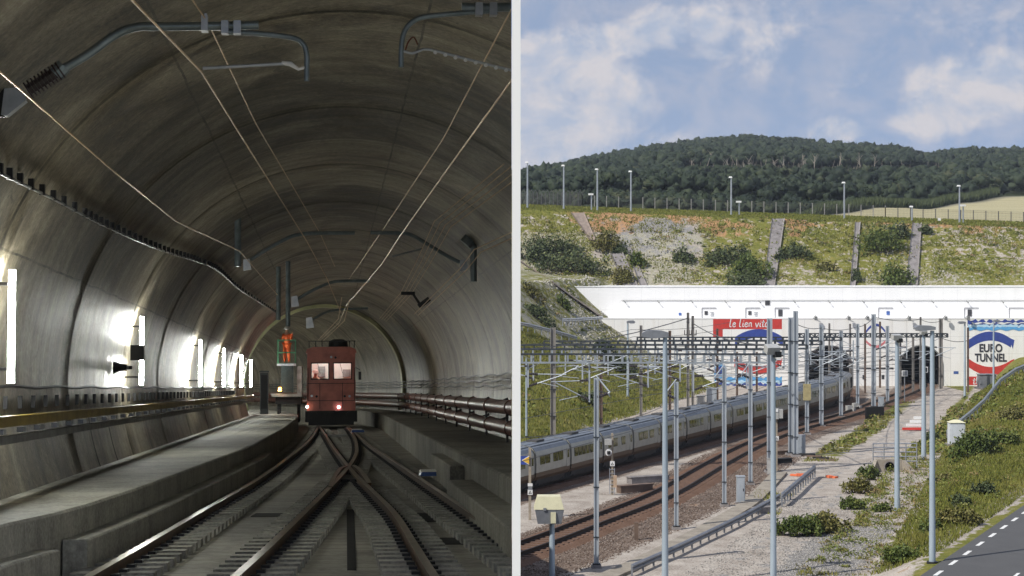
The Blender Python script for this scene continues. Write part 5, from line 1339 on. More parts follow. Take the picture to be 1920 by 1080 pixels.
gp=[lerp(G(1466,951),G(1528,895),i/8) for i in range(9)]; guard('short raised guard rail end piece pointing at the timber steps',gp,1.3,.68,M_lamp,1.45)  # same darker grey, shade of the facing side put into the colour
def tpt(px,D):
    x=(px-CX)*D/F; return Vector((x,D,tz(x,D)))
gp=[]
for px,D in ((1776,160),(1795,167),(1818,174),(1845,182),(1875,190),(1905,197),(1940,204),(1975,210)): gp.append(tpt(px,D))
guard('guard rail climbing along the crest of the right grass bank',gp,2.2,.8,M_alu,1.4)
gp=[ray_ground(x,y,120,240) for x,y in ((968,618),(990,622),(1015,628),(1040,634),(1062,640),(1082,646))]; guard('pale guard rail on the left hillside below the chalk slope',gp,1.6,.75,M_alu,1.3)
gp=[ray_ground(x,y,120,240) for x,y in ((1055,612),(1080,611),(1105,609),(1130,607))]; guard('short guard rail on the hillside against the end of the white building',gp,1.5,.75,M_alu,1.3)

# culvert with railing
g=G(1668,885); t=thing('culvert','concrete culvert head with a round black pipe opening beside the gravel','culvert',g)
c=g; prof=[(-2.3,-.3),(-2.3,1.15),(2.3,1.15),(2.3,-.3)]; r=.36; cz=.40
m=MB(); ang=[math.pi*2*k/24 for k in range(24)]; hole=[Vector((c.x+.0+r*math.cos(a),c.y,cz+r*math.sin(a))) for a in ang]
def outer(a):
    s=max(abs(math.cos(a))/.95,abs(math.sin(a))/.55); return Vector((c.x+math.cos(a)/s,c.y,.40+math.sin(a)/s))
m.loft([[h for h in hole],[outer(a) for a in ang]],0,None,True); m.loft([[outer(a) for a in ang],[outer(a)+Vector((0,.5,0)) for a in ang]],0,None,True)
m.build('head_wall',M_trough,t)
m=MB(); m.loft([hole,[h+Vector((0,2.5,0)) for h in hole]],0,None,True); m.add([h+Vector((0,2.5,0)) for h in hole],[tuple(range(24))]); m.build('pipe',M_bore,t)
m=MB(); rim=[Vector((c.x+1.22*r*math.cos(a),c.y-.06,cz+1.22*r*math.sin(a))) for a in ang]; m.loft([[h-Vector((0,.06,0)) for h in hole],rim,[h+Vector((0,.08,0)) for h in rim]],0,None,True); m.build('pipe_rim',M_chute,t)
for s in (-1,1):
    m=MB(); m.prism([Vector((c.x+s*.95,c.y,-.2)),Vector((c.x+s*.95,c.y,.9)),Vector((c.x+s*1.5,c.y-1.2,.15)),Vector((c.x+s*1.5,c.y-1.2,-.2))],(.25*s,.1,0)); m.build('wing_wall',M_trough,t)
a=P(1637,860,138); e=P(1719,860,138); a.z=e.z=1.15
t=thing('hand_railing','pale tube railing above the culvert','railing',a)
m=MB()
for z in (.75,1.1,1.45,1.8,2.1): m.tube([(a.x,a.y,z),(e.x,e.y,z)],.05,6)
for i in range(5): x=lerp(a.x,e.x,i/4); m.tube([(x,a.y,.3),(x,a.y,2.1)],.05,6)
m.build('tube_frame',M_alu,t)

# ------------------------------------------------------------------ crest: lamp posts, fence
def cpole(px,by,ty,lab,cam=False):
    D=270.0; x=(px-CX)*D/F; z0=tz(x,D); zt=H-(ty-HY)*D/F
    t=thing('crest_pole',lab,'camera pole' if cam else 'lamp post',(x,D,z0),'poles along the hill crest')
    m=MB(); m.tube([(x,D,z0-.2),(x,D,zt)],[.15 if not cam else .11,.10],8); m.build('pole',M_alu,t)
    m=MB()
    if cam: m.box((x-.1,D-.2,zt+.05),(.75,.4,.26)); 
    else: m.taper((x-.12,D,zt-.05),(.55,.4),(.35,.3),.22)
    m.build('head',M_white,t)
for px,by,ty,lab in ((989,383,305,'leftmost white lamp pole on the hill crest'),(1057,383,311,'second white lamp pole on the crest, at the dark fence bend'),(1120,387,318,'third white lamp pole on the crest, right of the dark fence'),(1183,390,322,'white lamp pole on the crest above the leaning grey chutes'),
    (1371,402,333,'white lamp pole on the crest left of the middle chute'),(1583,410,343,'white lamp pole on the crest above the left tunnel mouth'),(1799,415,349,'white lamp pole on the crest before the pale field'),(1710,418,388,'short white pole at the top of the right wide chute')): cpole(px,by,ty,lab)
for px,by,ty,lab in ((1109,387,365,'short camera pole beside the dark fence end'),(1386,402,379,'short camera pole just right of the crest lamp pole'),(1806,415,386,'short camera pole right of the field lamp pole')): cpole(px,by,ty,lab,True)
x=(1761-CX)*268/F; z=tz(x,268); t=thing('warning_sign','small white sign on a short post on the crest before the field','sign',(x,268,z)); m=MB(); m.bar((x,268,z),(x,268,z+.5),.08); m.build('post',M_black,t); m=MB(); m.box((x,267.9,z+.55),(.45,.05,.4)); m.build('plate',M_white,t)
M_fence=pm('dark_fence_wire',(.10,.10,.10),(.07,.07,.07),3,.7); M_fpost=pm('fence_post',(.30,.29,.27),(.22,.21,.2),3,.8)
def fence(lab,px0,px1,D0,D1,n,h,mat,ytop=False,mesh=10):
    a=tpt(px0,D0); c=tpt(px1,D1); t=thing('perimeter_fence',lab,'fence',a)
    P_=[]
    for i in range(n+1):
        s=i/n; x=lerp(a.x,c.x,s); y=lerp(a.y,c.y,s); z=tz(x,y); P_.append(Vector((x,y,z)))
        m=MB(); m.box((x,y,z+h/2),(.12,.12,h)); 
        if ytop: m.bar((x,y,z+h),(x-.35,y,z+h+.5),.08); m.bar((x,y,z+h),(x+.35,y,z+h+.5),.08)
        m.build('post',mat,t)
    m=MB()
    for j in range(mesh):
        for p,q_ in zip(P_[:-1],P_[1:]): m.bar(p+Vector((0,0,.1+h*.9*j/(mesh-1))),q_+Vector((0,0,.1+h*.9*j/(mesh-1))),.016)
    for p,q_ in zip(P_[:-1],P_[1:]):
        for j in range(1,9): b_=lerp(p,q_,j/9); m.bar(b_+Vector((0,0,.1)),b_+Vector((0,0,h)),.014)
    m.build('wire_mesh',M_fence,t)
fence('dark fence with forked post tops at the left end of the hill crest',955,1092,284,277,18,2.0,M_fence,True,14)
fence('long grey wire fence with pale posts along the hill crest',1092,1660,277,276,25,1.75,M_fpost,False,8)
fence('thin wire fence along the crest in front of the pale field',1660,1990,276,276,14,1.5,M_fence,False,6)
a=tpt(1107,232); 
# ================================================================== vegetation
L_dark=m_leaf('dark_bush_leaf',[(.1,(.030,.043,.020)),(.5,(.070,.092,.040)),(.9,(.15,.17,.06))])
L_mid=m_leaf('mid_bush_leaf',[(.1,(.035,.055,.013)),(.5,(.085,.12,.026)),(.9,(.18,.19,.05))])
L_olive=m_leaf('olive_bush_leaf',[(.1,(.06,.06,.018)),(.5,(.15,.145,.04)),(.9,(.25,.21,.08))])
L_forest=m_leaf('forest_leaf',[(.08,(.010,.018,.011)),(.45,(.021,.033,.017)),(.75,(.036,.050,.023)),(.97,(.070,.070,.034))],.7)
L_grass=m_leaf('grass_blade',[(.05,(.06,.078,.013)),(.4,(.145,.158,.026)),(.7,(.22,.20,.05)),(.95,(.31,.26,.115))],.8)
M_trunk=pm('pale_trunk',(.34,.30,.25),(.20,.175,.14),2,.9); M_stem=pm('bush_stem',(.10,.075,.05),(.06,.045,.03),4,.9)
def leaves(lobes, n, size, up=.3):
    Vs=[];Ts=[]
    tot=sum(l[1][0]*l[1][2] for l in lobes)
    for c,r in lobes:
        k=max(12,int(n*r[0]*r[2]/tot)); d=RNG.normal(size=(k,3)); d/=np.linalg.norm(d,axis=1)[:,None]; d[:,2]=np.abs(d[:,2])*1.0-.12
        rr=RNG.uniform(.45,1.05,(k,1))**.6*(1+.25*np.sin(d[:,:1]*7+d[:,1:2]*5)); p=np.array(c)+d*rr*np.array(r)
        a=RNG.normal(size=(k,3)); a/=np.linalg.norm(a,axis=1)[:,None]; b_=np.cross(a,RNG.normal(size=(k,3))); b_/=np.linalg.norm(b_,axis=1)[:,None]
        s=size*RNG.uniform(.6,1.4,(k,1))
        q=np.stack([p-a*s-b_*s*.5,p+a*s*.2-b_*s*.7,p+a*s+b_*s*.4,p-a*s*.1+b_*s*.7],1); Vs.append(q.reshape(-1,3))
        tt=np.repeat(np.clip(RNG.normal(.5,.2,k)+RNG.normal(0,.1),0,1),4); Ts.append(np.stack([tt,tt,tt,np.ones_like(tt)],1))
    V=np.concatenate(Vs); T=np.concatenate(Ts); Fc=np.arange(len(V)).reshape(-1,4); return V,Fc,T
def shrub(lab,base,w,h,mat,n=500,size=.16,lob=5,dep=None,name='shrub',cat='shrub',group=None):
    base=Vector(base); t=thing(name,lab,cat,base,group); dep=dep or w*.6; lo=[]
    for i in range(lob):
        x=RNG.uniform(-.5,.5)*w*.75; y=RNG.uniform(-.5,.5)*dep*.6; s=RNG.uniform(.6,1.0)*(1-.5*abs(2*x/w))
        zz=tz(base.x+x,base.y+y)-base.z if base.y>95 else 0
        lo.append(((x,y,zz+h*.30*s),(w*.30*RNG.uniform(.8,1.25),dep*.34,h*.72*s)))
    lo.append(((0,0,h*.22),(w*.38,dep*.4,h*.60)))
    for i in range(7):
        x=RNG.uniform(-.6,.6)*w; s=RNG.uniform(.25,.6); lo.append(((x,RNG.uniform(-.4,.4)*dep,h*.1),(w*.09,dep*.1,h*s*1.3)))
        if base.y>95: lo[-1]=((x,lo[-1][0][1],lo[-1][0][2]+tz(base.x+x,base.y+lo[-1][0][1])-base.z),lo[-1][1])
    V_,F_,T_=leaves(lo,int(n*2.0),size*.66); o=np_mesh('foliage',V_,F_,mat,{'tint':T_}); o.parent=t
    m=MB()
    for c,r in lo: m.tube([(c[0]*.4,c[1]*.4,-.15),(c[0]*.8,c[1]*.8,c[2]*.8),(c[0],c[1],c[2]+r[2]*.5)],[.05,.035,.015],5)
    m.build('stem',M_stem,t,local=True); return t
def sp(px,py): return slope_pt(px,py)
for px,py,wp,hp,mat,lab in ((1030,462,105,42,L_dark,'large dark shrub patch highest on the slope at the left edge of the open view'),(1075,497,110,46,L_dark,'dark shrub patch just left of the leaning grey chute, below the highest patch'),(1010,478,60,36,L_dark,'dark round shrub at the very left of the cutting slope'),
  (1135,455,60,45,L_olive,'yellow green shrub right of the brown upper chute'),(1165,520,40,40,L_olive,'yellowish bush above the left end of the white wall'),(1196,490,30,34,L_mid,'green bush between the two leaning chutes'),(1278,482,42,28,L_dark,'small dark round shrub in the middle of the left slope'),
  (1375,480,95,40,L_dark,'long dark shrub left of the wide middle chute, upper one'),(1408,505,70,60,L_mid,'green shrub thicket hard against the left side of the middle chute'),(1395,528,60,34,L_dark,'dark low shrub below the green thicket left of the middle chute'),(1490,472,62,30,L_dark,'dark shrub right of the wide middle chute'),
  (1552,500,30,22,L_olive,'small brown shrub between the middle chute and the narrow chute'),(1655,456,95,50,L_mid,'big green shrub thicket left of the right wide chute near the crest'),(1690,436,40,40,L_dark,'dark tall bush at the crest beside the right wide chute'),(1678,520,66,52,L_mid,'green thicket low beside the right wide chute, above the white wall'),
  (1735,433,22,18,L_dark,'small dark bush right of the top of the right wide chute'),(1606,520,16,30,L_dark,'dark bush on the narrow chute just above the white wall'),(1160,470,26,16,L_dark,'little dark bush at the head of the leaning grey chute')):
    c=sp(px,py+hp*.35); k=c.y/F; shrub(lab,c,wp*k,hp*k*1.15,mat,int(260+wp*hp*.16),.24,6,wp*k*.45,group='shrubs on the cutting slope')
def rg(px,py): return ray_ground(px,py,93,240)
for px,py,wp,hp,mat,n,sz,lab in ((1500,1005,75,50,L_mid,1500,.13,'bright green shrub at the left of the weedy clump beside the camera pole'),(1550,1000,80,48,L_olive,1500,.13,'olive shrub forming the right part of the weedy clump by the grey gravel'),(1597,955,42,30,L_mid,700,.12,'green bush at the bend of the gravel track'),(1610,925,50,40,L_olive,700,.12,'reddish olive bush left of the dry ditch'),
  (1630,900,40,36,L_mid,600,.12,'green bush in front of the culvert'),(1793,985,80,42,L_olive,1200,.13,'olive bush at the road verge right of the flat headed lamp post'),(1745,1000,36,36,L_mid,600,.12,'green bush behind the flat headed lamp post foot'),(1690,1068,60,42,L_mid,900,.12,'spiky green weed patch at the bottom edge of the picture'),
  (1800,950,36,28,L_dark,500,.12,'small dark green bush on the bank slope'),(1850,928,50,30,L_dark,600,.12,'dark grey green bush higher on the bank slope near the road'),(1822,858,80,62,L_mid,1500,.15,'big fresh green bush beside the white cabinet'),(1870,835,70,40,L_mid,900,.14,'broad green bush on the grass bank right of the white cabinet'),
  (1655,960,30,22,L_mid,400,.11,'low weeds at the foot of the middle camera pole'),(1745,828,26,26,L_dark,400,.13,'dark bush at the foot of the bank behind the lamp posts'),(1130,668,55,40,L_dark,700,.2,'dark bush on the left hillside above the train'),(1165,700,60,44,L_dark,700,.2,'dark shrub on the left hillside below the gantries'),(1010,600,55,30,L_dark,500,.2,'dark bush under the chalk slope at the left edge'),
  (1108,760,40,30,L_dark,500,.2,'dark bush just above the train roof left of the nearest mast'),(1000,560,40,34,L_olive,400,.2,'olive bush on the chalk slope at the left edge'),(1058,578,24,26,L_mid,300,.2,'green bush beside the slanting pale path'),(1905,790,60,40,L_olive,700,.15,'olive tuft on the right end of the grass bank'),(1760,905,40,20,L_olive,400,.12,'low dry bush at the edge of the flat gravel field')):
    c=rg(px,py); k=c.y/F; shrub(lab,c,wp*k,hp*k,mat,n,sz,6,wp*k*.6,group='bushes on the valley floor and banks')
# grass: blades over the grassy ground (uncountable, one object)
def blades():
    Vs=[];Ts=[];Tin=[]
    def add(x,y,h,w,bias):
        z=terrain(x,y); n=len(x); th=RNG.uniform(0,6.28,n); lean=RNG.normal(0,.35,(n,2))*h[:,None]
        b0=np.stack([x-np.cos(th)*w,y-np.sin(th)*w,z-.03],1); b1=np.stack([x+np.cos(th)*w,y+np.sin(th)*w,z-.03],1); t_=np.stack([x+lean[:,0],y+lean[:,1],z+h],1)
        Vs.append(np.stack([b0,b1,t_],1).reshape(-1,3)); tt=np.repeat(np.clip(bias+RNG.normal(0,.16,n),0,1),3); Tin.append(np.stack([tt,tt,tt,np.ones_like(tt)],1))
    # right bank
    y=RNG.uniform(92,215,90000)**1.0; s=RNG.uniform(.6,8.5,len(y)); x=xf(y)+s; rx=20.2+.48*(y-86.3); ok=((x<rx-1.6)|(y>116)); x,y=x[ok],y[ok]
    nz=hnoise(x,y,4,31)*.6+hnoise(x,y,1.5,32)*.4; big=hnoise(x,y,9,71); add(x,y,RNG.uniform(.08,.40,len(x))*(.4+nz),np.full(len(x),.035),.12+.45*nz+.45*(big-.35))
    # left hillside
    y=RNG.uniform(150,231,30000); s=RNG.uniform(-.5,20,len(y)); x=.7+(y-152.8)*.33-s; ok=(x>-2); x,y,s=x[ok],y[ok],s[ok]; nz=hnoise(x,y,4,33); ok=~((s>8)&(y>205)&(nz<.6)); x,y,nz=x[ok],y[ok],nz[ok]
    add(x,y,RNG.uniform(.12,.40,len(x)),np.full(len(x),.055),.30+.42*nz)
    # flat patches
    y=RNG.uniform(92,200,40000); x=RNG.uniform(0,1,len(y)); pc=np.interp(y,[92,100,111,124,139,153,172,190,220],[12.6,15.4,19.2,22.6,27.3,31.8,38.5,44,53.5]); x=pc+1.8+x*np.maximum(xf(y)-pc-1.2,.1)
    nz=hnoise(x,y,3.0,35)*.6+hnoise(x,y,1.1,36)*.4; ok=nz>.70; x,y,nz=x[ok],y[ok],nz[ok]; add(x,y,RNG.uniform(.06,.28,len(x)),np.full(len(x),.04),.2+.6*nz)
    # verge by the track side
    y=RNG.uniform(112,205,9000); pc=np.interp(y,[92,100,111,124,139,153,172,190,220],[12.6,15.4,19.2,22.6,27.3,31.8,38.5,44,53.5]); x=pc-RNG.uniform(3.2,6.0,len(y)); nz=hnoise(x,y,2.2,38); ok=(nz>.62)&(y>140)|(nz>.75); x,y,nz=x[ok],y[ok],nz[ok]
    add(x,y,RNG.uniform(.06,.3,len(x)),np.full(len(x),.05),.3+.4*nz)
    # slope and crest
    y=RNG.uniform(250.5,276,52000); x=RNG.uniform(-2,80,len(y)); nz=hnoise(x,y,5,39)*.6+hnoise(x,y,1.6,40)*.4; h01=(y-250)/16; ok=(nz>.54-.12*h01)|(y>265); x,y,nz=x[ok],y[ok],nz[ok]
    add(x,y,RNG.uniform(.10,.42,len(x))*np.where(y>265,.5,.8),np.full(len(x),.09),np.where(y>265,.28,.20+.75*(hnoise(x,y,8,72)-.15)))
    V=np.concatenate(Vs); T=np.concatenate(Tin); o=np_mesh('grass',V,np.arange(len(V)).reshape(-1,3),L_grass,{'tint':T}); tag(o,'rough green and straw grass growing over banks, slope and gravel flat','grass',kind='stuff')
blades()
def weeds():
    Vs=[];Ts=[]
    n=480; y=RNG.uniform(93,212,n); s=RNG.uniform(-.5,8.5,n); x=xf(y)+s; rx=20.2+.48*(y-86.3); ok=(x<rx-2.6)|(y>118); x,y=x[ok],y[ok]
    y2=RNG.uniform(93,200,420); pc=np.interp(y2,[92,100,111,124,139,153,172,190,220],[12.6,15.4,19.2,22.6,27.3,31.8,38.5,44,53.5]); f=np.where(y2<150,.25,0)+RNG.uniform(0,1,420)*np.where(y2<150,.75,1); x2=np.where(f<.25,pc-RNG.uniform(3.4,5.6,420),pc+1.8+RNG.uniform(0,1,420)**1.6*np.maximum(xf(y2)-pc-1,.3))
    y3=RNG.uniform(251,264,500); x3=RNG.uniform(0,80,500); y4=RNG.uniform(160,248,170); x4=.7+(y4-152.8)*.33-RNG.uniform(.5,20,170); k=x4>-1; x=np.concatenate([x,x2,x3,x4[k]]); y=np.concatenate([y,y2,y3,y4[k]])
    z=terrain(x,y)
    for i in range(len(x)):
        far=y[i]>150; w_=RNG.uniform(.2,.75)*(1.7 if y[i]>240 else 1); h=w_*RNG.uniform(.35,.9); V,Fc,T=leaves([((x[i],y[i],z[i]+h*.2),(w_,w_*.8,h))],48 if not far else 20,.055 if not far else .13)
        T[:,:3]=np.clip(T[:,:3]+RNG.normal(0,.22),0,1); Vs.append(V);Ts.append(T)
    V=np.concatenate(Vs); o=np_mesh('weeds',V,np.arange(len(V)).reshape(-1,4),m_leaf('weed_leaf',[(.06,(.06,.085,.018)),(.4,(.15,.18,.036)),(.65,(.22,.21,.06)),(.85,(.22,.15,.065)),(.98,(.24,.19,.09))]),{'tint':np.concatenate(Ts)}); tag(o,'mixed green and brown weeds dotted over banks and gravel','weeds',kind='stuff')
weeds()
# chalk rubble scattered on the slopes
def rubble():
    bm=bmesh.new(); bmesh.ops.create_icosphere(bm,subdivisions=1,radius=1); bv=np.array([v.co[:] for v in bm.verts]); bf=np.array([[v.index for v in f.verts] for f in bm.faces]); bm.free()
    y=RNG.uniform(250.6,257.5,1800); x=RNG.uniform(0,80,len(y)); nz=hnoise(x,y,6,4)*.6+hnoise(x,y,1.8,41)*.4; ok=nz>.5+.03*(y-250); x,y=x[ok],y[ok]
    y2=RNG.uniform(205,249,3500); s=RNG.uniform(6.5,22,len(y2)); x2=.7+(y2-152.8)*.33-s; nz=hnoise(x2,y2,4,42); ok=(nz>.42)&(x2>-1); x=np.concatenate([x,x2[ok]]); y=np.concatenate([y,y2[ok]])
    x3,y3=[],[]
    z=terrain(x,y); n=len(x); s=RNG.uniform(.05,.20,n)
    V=bv[None]*s[:,None,None]*RNG.uniform(.6,1.2,(n,len(bv),1))+np.stack([x,y,z],1)[:,None]
    o=np_mesh('rubble',V.reshape(-1,3),(bf[None]+np.arange(n)[:,None,None]*len(bv)).reshape(-1,3),pm('chalk_stone',(.44,.42,.36),(.30,.28,.23),1,.9)); tag(o,'white chalk stones strewn over the cutting slopes','rubble',kind='stuff')
rubble()
# forest on the hill (a far wood that reads as one mass)
def forest_mass():
    bm=bmesh.new(); bmesh.ops.create_icosphere(bm,subdivisions=2,radius=1); bv=np.array([v.co[:] for v in bm.verts]); bf=np.array([[v.index for v in f.verts] for f in bm.faces]); bm.free()
    N=15000; y=292+(820-292)*RNG.uniform(0,1,N)**.85; u=RNG.uniform(-.03,.33,N); x=u*y
    fl=(u>.15)&(y<300+(u-.165)/(.2825-.165)*150); low=(y<316)&(u<.16); keep=~fl; x,y,u=x[keep],y[keep],u[keep]; N=len(x)
    z=terrain(x,y); px_=CX+F*u; pg=HY-(z-H)*F/y; gap=(px_>1275)&(px_<1770)&(pg>323)&(pg<343); x,y,z,u=[q[~gap] for q in (x,y,z,u)]; N=len(x); px_=CX+F*u; pg=HY-(z-H)*F/y; row=(px_>1275)&(px_<1770)&(pg>313)&(pg<=323); r=RNG.uniform(.75,1.75,N)*(.62+.38*np.clip((y-290)/200,0,1)); hh=r*RNG.uniform(.75,1.1,N); lift=np.where(y<330,.3,RNG.uniform(.8,3.2,N)); lift=np.where(row,RNG.uniform(2.0,3.0,N),lift)
    disp=1+.30*np.sin(bv[None,:,0]*5.1+RNG.uniform(0,9,(N,1)))*np.cos(bv[None,:,1]*4.3+RNG.uniform(0,9,(N,1)))+RNG.normal(0,.20,(N,len(bv)))
    V=bv[None]*disp[...,None]*np.stack([r,r,hh],1)[:,None]+np.stack([x,y,z+lift+hh*.4],1)[:,None]
    tt=np.clip(RNG.normal(.42,.2,N)+.35*(hnoise(x,y,30,51)-.5)+np.where(RNG.uniform(0,1,N)<.07,.4,0),0,1); T=np.repeat(tt[:,None],len(bv),1).ravel(); T=np.clip(T+RNG.normal(0,.10,len(T)),0,1)
    Fb=(bf[None]+np.arange(N)[:,None,None]*len(bv)).reshape(-1,3)
    o=np_mesh('forest',V.reshape(-1,3),Fb,L_forest,{'tint':np.stack([T,T,T,np.ones_like(T)],1)}); tag(o,'dark green wood covering the long hill behind the crest','forest',kind='stuff')
    # loose leaf sprays give the crowns ragged edges
    M=22; idx=np.repeat(np.arange(N),M); d=RNG.normal(size=(len(idx),3)); d/=np.linalg.norm(d,axis=1)[:,None]; d[:,2]=np.abs(d[:,2])
    p=np.stack([x,y,z+lift+hh*.4],1)[idx]+d*np.stack([r,r,hh],1)[idx]*RNG.uniform(.95,1.28,(len(idx),1)); a=RNG.normal(size=p.shape)*.19; b_=RNG.normal(size=p.shape)*.19
    V2=np.stack([p-a,p+b_,p+a],1).reshape(-1,3); t2=np.repeat(np.clip(tt[idx]+RNG.normal(.06,.15,len(idx)),0,1),3)
    o=np_mesh('forest_sprays',V2,np.arange(len(V2)).reshape(-1,3),L_forest,{'tint':np.stack([t2,t2,t2,np.ones_like(t2)],1)}); tag(o,'leafy outer sprays of the dark wood on the hill','forest',kind='stuff')
forest_mass()
# crop strip at the upper edge of the field
def crop():
    n=16000; s=RNG.uniform(0,1,n); px=lerp(1490,1872,s); D=286+np.clip((px-960)/F-.165,0,1)/(.2825-.165)*150+RNG.uniform(-1,7,n); x=(px-CX)/F*D; z=terrain(x,D); h=RNG.uniform(1.0,2.2,n)*np.clip((s)*8,0.3,1); th=RNG.uniform(0,6.3,n); w=.16
    V=np.stack([np.stack([x-np.cos(th)*w,D-np.sin(th)*w,z],1),np.stack([x+np.cos(th)*w,D+np.sin(th)*w,z],1),np.stack([x+RNG.normal(0,.3,n),D,z+h],1)],1).reshape(-1,3); tt=np.repeat(np.clip(RNG.normal(.45,.15,n),0,1),3)
    o=np_mesh('maize',V,np.arange(len(V)).reshape(-1,3),L_dark,{'tint':np.stack([tt,tt,tt,np.ones_like(tt)],1)}); tag(o,'tall green maize strip between the pale field and the wood','crop',kind='stuff')
crop()
# pale trunked trees standing out of the wood
def trunk_row():
    Vs=[];Fs=[];n=0
    for i in range(170):
        px=RNG.uniform(1280,1765); u=(px-CX)/F; D=np.arange(320,800,1.0); pg=HY-(terrain(u*D,D)-H)*F/D; want=RNG.uniform(314,327); k=int(np.argmax(pg<want))
        if not (pg<want).any(): continue
        D=D[k]; x=u*D; z=tz(x,D); h=RNG.uniform(2.2,4.2); r=RNG.uniform(.07,.15); l=RNG.normal(0,.5,2)
        a=np.array([[math.cos(q),math.sin(q)] for q in (0,1.57,3.14,4.71)])
        for f,rr in ((0,1),(.5,.8),(1,.45)): Vs.append(np.stack([x+l[0]*f*f+a[:,0]*r*rr,D+l[1]*f+a[:,1]*r*rr,np.full(4,z-.5+(h+.5)*f)],1))
        for q in range(2):
            for j in range(4): Fs.append([n+q*4+j,n+q*4+(j+1)%4,n+q*4+4+(j+1)%4,n+q*4+4+j])
        n+=12
    o=np_mesh('forest_trunks',np.concatenate(Vs),np.array(Fs),M_trunk); tag(o,'many thin pale trunks along the open face of the wood','forest',kind='stuff')
trunk_row()
tl=[(1297,300,44,'pale tree trunk standing alone left of the others at the lower wood edge'),(1333,287,38,'pale trunked tree second from the left in the wood'),(1362,300,34,'pale trunked tree above the crest lamp pole left of the middle chute'),(1404,298,40,'thin pale tree in the dark wood gap'),(1450,300,44,'pale tree left of the forked row in the wood'),(1468,296,36,'slender pale tree beside a brown crown'),(1506,290,46,'tall pale tree at the middle of the trunk row'),(1527,292,44,'double pale tree right of the tall one'),(1575,290,42,'pale tree at the shaded wood face above the left tunnel mouth'),(1612,292,40,'widely forked pale tree above the small logo'),(1640,294,38,'pale forked tree just right of the widely forked one'),(1722,290,36,'grey branching tree below the notch in the skyline')]
for px,py,hp,lab in tl:
    u=(px-CX)/F; D=np.arange(320,800,.5); pg=HY-(terrain(u*D,D)-H)*F/D; k=int(np.argmax(pg<py+hp*.80)); D=D[k]; x=u*D; z=tz(x,D); s=D/F; h=hp*s*1.05
    t=thing('pale_tree',lab,'tree',(x,D,z),'pale trunked trees in the wood'); r=random.Random(px)
    m=MB(); top=Vector((r.uniform(-.3,.3),0,h*.74)); m.tube([(0,0,-1),(r.uniform(-.2,.2),0,h*.3),top],[.17,.14,.09],6)
    for j in range(6):
        a=lerp(Vector((0,0,h*.30)),top,.12+.15*j); e=a+Vector((r.uniform(-1.3,1.3),r.uniform(-.5,.2),r.uniform(.8,2.0))); m.tube([a,lerp(a,e,.5)+Vector((0,0,.2)),e],[.09,.06,.03],5)
    m.build('trunk',M_trunk,t,local=True)
    lo=[((r.uniform(-1.0,1.0),r.uniform(0,.8),h*(.85+.1*r.random())),(1.0,.9,.8)) for _ in range(4)]; V_,F_,T_=leaves(lo,170,.2); o=np_mesh('crown',V_,F_,L_forest,{'tint':T_}); o.parent=t

def stones():
    bv=np.array([(1,0,0),(-1,0,0),(0,1,0),(0,-1,0),(0,0,1),(0,0,-1)],float); bf=np.array([(0,2,4),(2,1,4),(1,3,4),(3,0,4),(2,0,5),(1,2,5),(3,1,5),(0,3,5)])
    def scat(x,y,lo,hi,stops,name,lab):
        n=len(x); s=RNG.uniform(lo,hi,n); z=terrain(x,y)+s*.25; V=bv[None]*RNG.uniform(.6,1.25,(n,6,1))*s[:,None,None]*np.array([1,1,.7])+np.stack([x,y,z],1)[:,None]
        t=np.repeat(RNG.uniform(0,1,n),6); o=np_mesh(name,V.reshape(-1,3),(bf[None]+np.arange(n)[:,None,None]*6).reshape(-1,3),m_leaf(name+'_mix',stops,.9),{'tint':np.stack([t,t,t,np.ones_like(t)],1)}); tag(o,lab,'stones',kind='stuff')
    y=RNG.uniform(91,150,70000); x=RNG.uniform(-1,26,70000); d,sd_=poly_dist(x,y,NTR); ok=(((sd_>0)&(d>2.0)&(d<5.4))|((sd_<0)&(d>1.9)&(d<2.9)))&(x>.3); x,y=x[ok],y[ok]
    scat(x,y,.025,.065,[(.1,(.05,.034,.026)),(.4,(.13,.09,.07)),(.7,(.24,.185,.15)),(.95,(.42,.37,.33))],'ballast_stones','brown ballast stones scattered beside the empty track')
    y=RNG.uniform(91,122,60000); x=RNG.uniform(8,27,60000); pc=np.interp(y,[92,100,111,124],[12.6,15.4,19.2,22.6]); ok=(x>pc+.3)&(x<pc+5)&(y<110)|((RNG.uniform(0,1,60000)<.30)&(x<xf(y)-.3)&(x>pc-4)); x,y=x[ok],y[ok]
    scat(x,y,.022,.055,[(.1,(.12,.118,.112)),(.4,(.25,.24,.225)),(.7,(.40,.375,.345)),(.95,(.60,.57,.53))],'gravel_stones','grey gravel stones on the flat beside the haul road')
stones()
# air: thin even haze round the whole scene
hz=MB(); hz.box((0,425,14),(1440,1400,174)); ho=hz.build('haze',[]); ho['kind']='stuff'; ho['label']='thin pale summer haze in the air over the whole view'; ho['category']='haze'; ho.display_type='WIRE'
hm=bpy.data.materials.new('air_haze'); hm.use_nodes=True; hm.node_tree.nodes.clear(); hv=hm.node_tree.nodes.new('ShaderNodeVolumePrincipled'); hv.inputs['Color'].default_value=(.80,.88,1,1); hv.inputs['Density'].default_value=.00018; hv.inputs['Anisotropy'].default_value=.2; hmo=hm.node_tree.nodes.new('ShaderNodeOutputMaterial'); hm.node_tree.links.new(hv.outputs[0],hmo.inputs['Volume']); ho.data.materials.append(hm)
